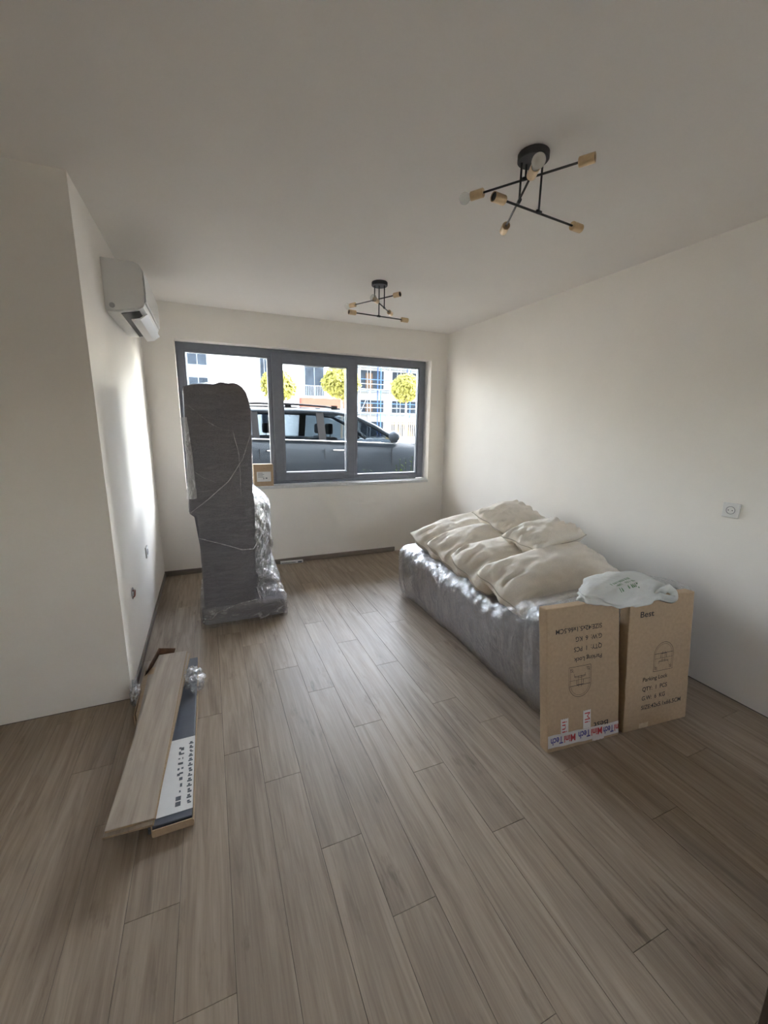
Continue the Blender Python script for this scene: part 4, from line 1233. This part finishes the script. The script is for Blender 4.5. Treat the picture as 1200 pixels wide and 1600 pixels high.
for s in (-1, 1):
    for xa, xb in ((0.62, 0.72), (1.62, 1.74)):
        b = bmesh.new()
        strip_poly(b, [gpt(xa, s, 0), gpt(xb, s, 0), gpt(xb, s, 1), gpt(xa, s, 1)])
        cpart('pillar', b, MT['car_trim'])
    b = bmesh.new()
    tube(b, [gpt(x, s, 1) for x in (0.15, 0.6, 1.3, 1.9, 2.25, 2.62)] + [gpt(3.0, s, 0.95)], [0.03, 0.03, 0.03, 0.03, 0.034, 0.036, 0.04], 8)
    cpart('roof_pillar', b, MT['car'], True)
    b = bmesh.new()
    tube(b, [gpt(x, s, 0.02) + Vector((0, s * 0.012, 0)) for x in (-0.05, 0.6, 1.3, 1.9, 2.5, 2.98)], 0.013, 6)
    cpart('window_trim', b, MT['chrome'], True)
    for xs in ((0.02, 0.30, 0.62), (0.72, 1.2, 1.62), (1.74, 2.1, 2.5, 2.96)):
        b = bmesh.new()
        lo = [gpt(x, s, 0.03) for x in xs]; hi = [gpt(x, s, 0.96) for x in xs]
        for a in range(len(xs) - 1):
            f = [b.verts.new(p) for p in (lo[a], lo[a + 1], hi[a + 1], hi[a])]
            b.faces.new(f)
        cpart('side_window', b, MT['car_glass'])
    b = bmesh.new()
    hx = [(0.35, 1.80), (0.75, 1.818), (1.3, 1.822), (1.8, 1.80), (2.05, 1.765)]
    tube(b, [(x, yc + s * 0.56, z - 0.012) for x, z in hx], [0.012, 0.017, 0.017, 0.017, 0.012], 8)
    for x, z in ((0.42, 1.74), (1.2, 1.77), (1.95, 1.76)): box(b, x - 0.05, x + 0.05, yc + s * 0.56 - 0.012, yc + s * 0.56 + 0.012, z - 0.02, z + 0.045)
    cpart('roof_rail', b, MT['car_trim'])
    # mirror
    b = bmesh.new()
    bmesh.ops.create_icosphere(b, subdivisions=3, radius=1.0)
    for v in b.verts:
        q = v.co
        v.co = Vector((2.835 + q.x * 0.085 * (1.15 if q.x > 0 else 0.8), yc + s * (0.99 + q.y * 0.13), 1.325 + q.z * 0.095))
    mi = cpart('mirror', b, MT['car'], True)
    b = bmesh.new(); tube(b, [(2.87, yc + s * 0.86, 1.24), (2.85, yc + s * 0.95, 1.28)], 0.03, 8)
    cpart('mirror_foot', b, MT['car_trim'], True, mi)
    for x in (0.80, 1.82):
        b = bmesh.new(); tube(b, [(x, yc + s * 0.885, 1.105), (x + 0.03, yc + s * 0.915, 1.105), (x + 0.17, yc + s * 0.915, 1.10), (x + 0.20, yc + s * 0.885, 1.10)], 0.014, 8)
        cpart('door_handle', b, MT['chrome'], True)
    for x in (0.70, 1.70, 2.86):
        b = boxbm(x - 0.003, x + 0.003, yc + s * 0.878 - 0.005, yc + s * 0.878 + 0.005, 0.45, 1.13)
        cpart('door_gap', b, MT['rubber'])
    for x in (0.55, 3.35):
        b = bmesh.new()
        lathe(b, [(0, -0.10), (0.27, -0.10), (0.33, -0.08), (0.34, 0), (0.33, 0.08), (0.27, 0.10), (0, 0.10)], 28, frame_axis((x, yc + s * 0.80, 0.28), (0, 1, 0)))
        wh = cpart('wheel', b, MT['rubber'])
        b = bmesh.new()
        lathe(b, [(0, -0.115), (0.21, -0.105), (0.22, 0), (0.21, 0.105), (0, 0.115)], 20, frame_axis((x, yc + s * 0.80, 0.28), (0, 1, 0)))
        cpart('rim', b, MT['alloy'], False, wh)
b = bmesh.new()
for x0, x1 in ((2.27, 3.0),):
    A = [gpt(2.25, -1, 1), gpt(2.25, 1, 1), gpt(3.0, 1, 0.3), gpt(3.0, -1, 0.3)]
    b.faces.new([b.verts.new(p) for p in A])
cpart('windshield', b, MT['car_glass'])
b = bmesh.new()
b.faces.new([b.verts.new(p) for p in (gpt(0.15, -1, 1), gpt(0.15, 1, 1), gpt(-0.10, 1, 0.1), gpt(-0.10, -1, 0.1))])
cpart('rear_window', b, MT['car_glass'])
for x, y in ((1.95, -0.38), (1.95, 0.38), (1.0, -0.38), (1.0, 0.38)):
    b = bmesh.new()
    box(b, x - 0.10, x + 0.06, yc + y - 0.23, yc + y + 0.23, 0.7, 1.30, bevel=0.05, seg=2)
    box(b, x - 0.09, x + 0.0, yc + y - 0.13, yc + y + 0.13, 1.34, 1.52, bevel=0.035, seg=2)
    tube(b, [(x - 0.04, yc + y - 0.05, 1.28), (x - 0.04, yc + y - 0.05, 1.36)], 0.008, 6)
    cpart('seat', b, MT['seatcloth'])
b = bmesh.new()
Ms = frame_axis((2.48, yc + 0.36, 1.19), (-0.9, 0, 0.42))
tube(b, [Ms @ Vector((0.18 * math.cos(k * PI / 12), 0.18 * math.sin(k * PI / 12), 0)) for k in range(25)], 0.016, 6, cap=False)
tube(b, [Ms @ Vector((-0.17, 0, 0)), Ms @ Vector((0.17, 0, 0))], 0.016, 6)
cpart('steering_wheel', b, MT['car_trim'], True)
cpart('bonnet_edge', boxbm(3.06, 3.9, yc - 0.80, yc - 0.79, 1.19, 1.196), MT['rubber'])

# --- ball trees
def tree(label, x, y, zc, r, seed, zbase=0.0):
    o = thing('ball_tree', (x, y, zbase)); tag(o, label, 'tree', 'clipped ball trees across the street')
    random.seed(seed)
    b = bmesh.new()
    h = zc - zbase
    tube(b, [(0, 0, 0), (0.02, 0.01, h * 0.5), (0, 0, h * 0.9)], [0.07, 0.055, 0.045], 8)
    for k in range(6):
        a = k * 1.05 + seed
        tube(b, [(0, 0, h - r * 0.8), (math.cos(a) * r * 0.5, math.sin(a) * r * 0.5, h + r * 0.3)], [0.03, 0.01], 5)
    obj('trunk', b, MT['bark'], o, True)
    b = bmesh.new()
    for k in range(1500):
        d = Vector((random.gauss(0, 1), random.gauss(0, 1), random.gauss(0, 1))).normalized()
        rr_ = r * (0.55 + 0.45 * random.random() ** 0.5) * (1 + 0.12 * fbm(d * 2 + Vector((seed, 0, 0))))
        p = Vector((d.x * rr_, d.y * rr_, h + d.z * rr_ * 0.86))
        s = random.uniform(0.07, 0.13) * r
        n = (d + Vector((random.uniform(-.7, .7), random.uniform(-.7, .7), random.uniform(-.2, .9)))).normalized()
        t = n.orthogonal().normalized(); t.rotate(Matrix.Rotation(random.random() * 6.28, 3, n)); u = n.cross(t)
        vs = [b.verts.new(p + q) for q in (t * s * 1.3, u * s * 0.7 + n * s * 0.15, -t * s * 1.3, -u * s * 0.7 + n * s * 0.15)]
        b.faces.new((vs[0], vs[1], vs[2])); b.faces.new((vs[0], vs[2], vs[3]))
    c = obj('crown', b, MT['leaf'], o)
    c['kind'] = 'stuff'
    return o
k = 22 / 13
tree('yellow-green ball tree behind the left window mullion', 2.06 * k, 22, 1.5 + (2.62 - 1.5) * k, 0.52 * k, 1)
tree('yellow-green ball tree in the middle window pane beside the white building', 4.0 * k, 22, 1.5 + (2.82 - 1.5) * k, 0.60 * k, 2)
tree('yellow-green ball tree in the right-hand pane in front of the scaffold', 6.28 * k, 22, 1.5 + (2.75 - 1.5) * k, 0.53 * k, 3)

# --- weeds in the bed below the window
def weed(label, x, y, h, n, seed):
    o = thing('weed_plant', (x, y, 0.35)); tag(o, label, 'plant', 'weeds below the window')
    random.seed(seed)
    b = bmesh.new(); lv = bmesh.new()
    for k in range(n):
        a = random.random() * 6.28; l = random.uniform(0.02, 0.10)
        tip = Vector((math.cos(a) * l * 2.2, math.sin(a) * l, h * random.uniform(0.75, 1.0)))
        mid = tip * 0.5 + Vector((-l * 0.4, 0, 0))
        tube(b, [(math.cos(a) * 0.02, math.sin(a) * 0.02, 0), mid, tip], [0.005, 0.004, 0.002], 5)
        for q in range(9):
            t = 0.25 + 0.75 * q / 8
            p = mid.lerp(tip, (t - 0.5) * 2) if t > 0.5 else Vector((0, 0, 0)).lerp(mid, t * 2)
            an = random.random() * 6.28; s = random.uniform(0.022, 0.05)
            d = Vector((math.cos(an), math.sin(an), random.uniform(-0.2, 0.7))).normalized(); sd = d.cross(Vector((0, 0, 1))).normalized()
            vs = [lv.verts.new(p + v) for v in (Vector((0, 0, 0)), d * s * 0.6 + sd * s * 0.35, d * s * 1.4, d * s * 0.6 - sd * s * 0.35)]
            lv.faces.new(vs)
    obj('stem', b, MT['weed'], o)
    c = obj('foliage', lv, MT['weed'], o); c['kind'] = 'stuff'
wl = [(1.66, 5.0, 0.56, 5, 'low weed just behind the middle of the window, beside the second mullion'), (1.90, 4.95, 0.62, 6, 'leafy weed at the bottom of the right-hand pane, leftmost of three'), (2.20, 5.0, 0.66, 7, 'leafy weed at the bottom of the right-hand pane, middle of three'),
      (2.46, 4.98, 0.74, 7, 'tall weed at the corner of the right-hand pane'), (0.86, 5.0, 0.56, 5, 'low weed at the corner of the middle pane by the first mullion'), (1.24, 5.02, 0.58, 5, 'low weed at the bottom of the middle pane')]
for i, (x, y, h, n, lb) in enumerate(wl): weed(lb, x, y, h, n, 30 + i)

# --- white apartment house across the street
YA = 46.0; ka = YA / 22
def bx(x): return x * ka
def bz(z): return 1.5 + (z - 1.5) * ka
ap = thing('apartment_house', (bx(2.5), YA, 0)); tag(ap, 'bright white apartment house across the street with a brick-red terrace parapet', 'building')
A0 = Vector((bx(2.5), YA, 0))
def apart(name, bm, m, parent=ap):
    for v in bm.verts: v.co -= A0
    return obj(name, bm, m, parent)
apart('wall', boxbm(bx(0.34), bx(5.87), YA, YA + 9, 0, 10.5), MT['facade'])
apart('wall_wing', boxbm(-12, bx(0.34) - 0.01, YA - 1.5, YA + 9, 0, 11.5), MT['facade_grey'])
apart('parapet', boxbm(bx(4.50), bx(7.4), YA - 1.2, YA - 0.01, bz(2.36), bz(2.83)), MT['brickred'])
apart('terrace_wall', boxbm(bx(4.50), bx(7.4), YA - 1.15, YA - 0.02, 0, bz(2.355)), MT['facade_grey'])
apart('roof', boxbm(bx(0.34) - 0.3, bx(5.87) + 0.3, YA - 0.4, YA + 9.3, 10.5, 10.8), MT['facade_grey'])
def apwin(x0, x1, z0, z1, y=YA, rail=False, fr='facade_grey'):
    w = apart('window', boxbm(x0, x1, y - 0.06, y + 0.0, z0, z1), MT[fr])
    b = bmesh.new(); m = (x0 + x1) / 2; t = 0.06
    for a, c in ((x0 + t, m - t / 2), (m + t / 2, x1 - t)): box(b, a, c, y - 0.075, y - 0.062, z0 + t, z1 - t)
    apart('pane', b, MT['opening'], ap).parent = w
    if rail:
        b = bmesh.new()
        box(b, x0 - 0.2, x1 + 0.2, y - 0.9, y - 0.86, z0 + 1.0, z0 + 1.05)
        for q in range(14): 
            xx = x0 - 0.18 + (x1 - x0 + 0.36) * q / 13
            box(b, xx - 0.015, xx + 0.015, y - 0.9, y - 0.86, z0 - 0.1, z0 + 1.0)
        apart('balcony_rail', b, MT['scaff'])
        apart('overhang_slab', boxbm(x0 - 0.3, x1 + 0.3, y - 1.0, y - 0.02, z0 - 0.3, z0 - 0.1), MT['facade'])
apwin(bx(2.60), bx(3.02), bz(3.07), bz(4.95))
apwin(bx(4.80), bx(5.83), bz(2.95), bz(4.50), rail=True)
apwin(bx(-0.62), bx(0.22), bz(4.05), bz(4.62), y=YA - 1.5)
apwin(bx(-0.62), bx(0.22), bz(3.10), bz(3.55), y=YA - 1.5)
apwin(bx(1.0), bx(1.6), 0.9, 2.6)
apwin(bx(2.6), bx(3.2), 0.9, 2.6)

# --- unfinished house with scaffold
YS = 48.0; ks = YS / 22
def sx(x): return x * ks
def sz(z): return 1.5 + (z - 1.5) * ks
uf = thing('unfinished_house', (sx(9.5), YS, 0)); tag(uf, 'unfinished pale house with dark openings behind the scaffold', 'building')
U0 = Vector((sx(9.5), YS, 0))
def upart(name, bm, m, parent=uf):
    for v in bm.verts: v.co -= U0
    return obj(name, bm, m, parent)
upart('wall', boxbm(sx(7.45), sx(13.5), YS, YS + 9, 0, 13.0), MT['facade_pale'])
def opening(x0, x1, z0, z1, board=None):
    upart('opening', boxbm(x0, x1, YS - 0.05, YS, z0, z1), MT['opening'])
    if board: upart('board', boxbm(board[0], board[1], YS - 0.09, YS - 0.055, z0 + 0.05, z1 - 0.3), MT['board'])
for zb, zt in ((3.46, 4.42), (2.22, 2.86)):
    opening(sx(7.82), sx(9.22), sz(zb), sz(zt), (sx(8.15), sx(8.55)))
    opening(sx(9.76), sx(11.6), sz(zb), sz(zt))
opening(sx(7.82), sx(9.22), sz(0.9), sz(1.7)); opening(sx(9.76), sx(11.6), sz(0.9), sz(1.7))
opening(sx(7.82), sx(9.22), sz(4.75), sz(5.5)); opening(sx(9.76), sx(11.6), sz(4.75), sz(5.5))
upart('floor_band', boxbm(sx(7.45), sx(13.5), YS - 0.15, YS - 0.002, sz(3.28), sz(3.42)), MT['facade_grey'])
upart('floor_band', boxbm(sx(7.45), sx(13.5), YS - 0.15, YS - 0.002, sz(2.05), sz(2.16)), MT['facade_grey'])
upart('floor_band', boxbm(sx(7.45), sx(13.5), YS - 0.15, YS - 0.002, sz(4.55), sz(4.68)), MT['facade_grey'])

sc = thing('scaffold', (sx(9.5), YS - 1.2, 0)); tag(sc, 'tube scaffold with blue uprights in front of the unfinished house', 'scaffold')
K0 = Vector((sx(9.5), YS - 1.2, 0))
def scpart(name, bm, m):
    for v in bm.verts: v.co -= K0
    return obj(name, bm, m, sc)
for i, x in enumerate((7.6, 8.18, 8.78, 9.30, 9.95, 10.55, 11.2, 11.9)):
    for yy in (YS - 1.5, YS - 0.5):
        b = bmesh.new(); tube(b, [(sx(x), yy, 0.0), (sx(x), yy, 10.5)], 0.055 if i in (2, 5) else 0.035, 6)
        scpart('upright', b, MT['blue'] if i in (2, 5) else MT['scaff'])
for z in (3.40, 2.18, 4.62):
    scpart('deck', boxbm(sx(7.5), sx(12), YS - 1.55, YS - 0.45, sz(z) - 0.06, sz(z) + 0.02), MT['deck'])
    for dz in (0.55, 1.05):
        b = bmesh.new(); tube(b, [(sx(7.5), YS - 1.55, sz(z) + dz), (sx(12), YS - 1.55, sz(z) + dz)], 0.035, 6)
        scpart('guard_rail', b, MT['blue'] if dz > 1 else MT['scaff'])
for z0, z1, xa, xb in ((3.4, 4.62, 9.95, 10.55), (2.18, 3.4, 7.6, 8.18)):
    b = bmesh.new(); tube(b, [(sx(xa), YS - 1.6, sz(z0)), (sx(xb), YS - 1.6, sz(z1))], 0.035, 6)
    scpart('brace', b, MT['scaff'])

# --- picket fence in front of the unfinished house
kf = 26 / 22; YFN = 26.0
fe = thing('picket_fence', (10.6 * kf, YFN, 0)); tag(fe, 'cream picket fence in front of the scaffolded house', 'fence')
E0 = Vector((10.6 * kf, YFN, 0))
pm = None
for i in range(26):
    x = 9.45 * kf + i * 0.155
    if pm is None:
        b = boxbm(-0.035, 0.035, -0.015, 0.015, 0, 1.98, bevel=0.006); pm = new_mesh('picket', b, MT['fence'])
    o = bpy.data.objects.new('picket', pm); o.location = (x - E0.x, 0, 0.0); link(o, fe)
for z in (0.6, 1.6):
    b = boxbm(9.4 * kf - E0.x, 9.45 * kf + 26 * 0.155 - E0.x, 0.016, 0.056, z, z + 0.09)
    obj('rail', b, MT['fence'], fe)
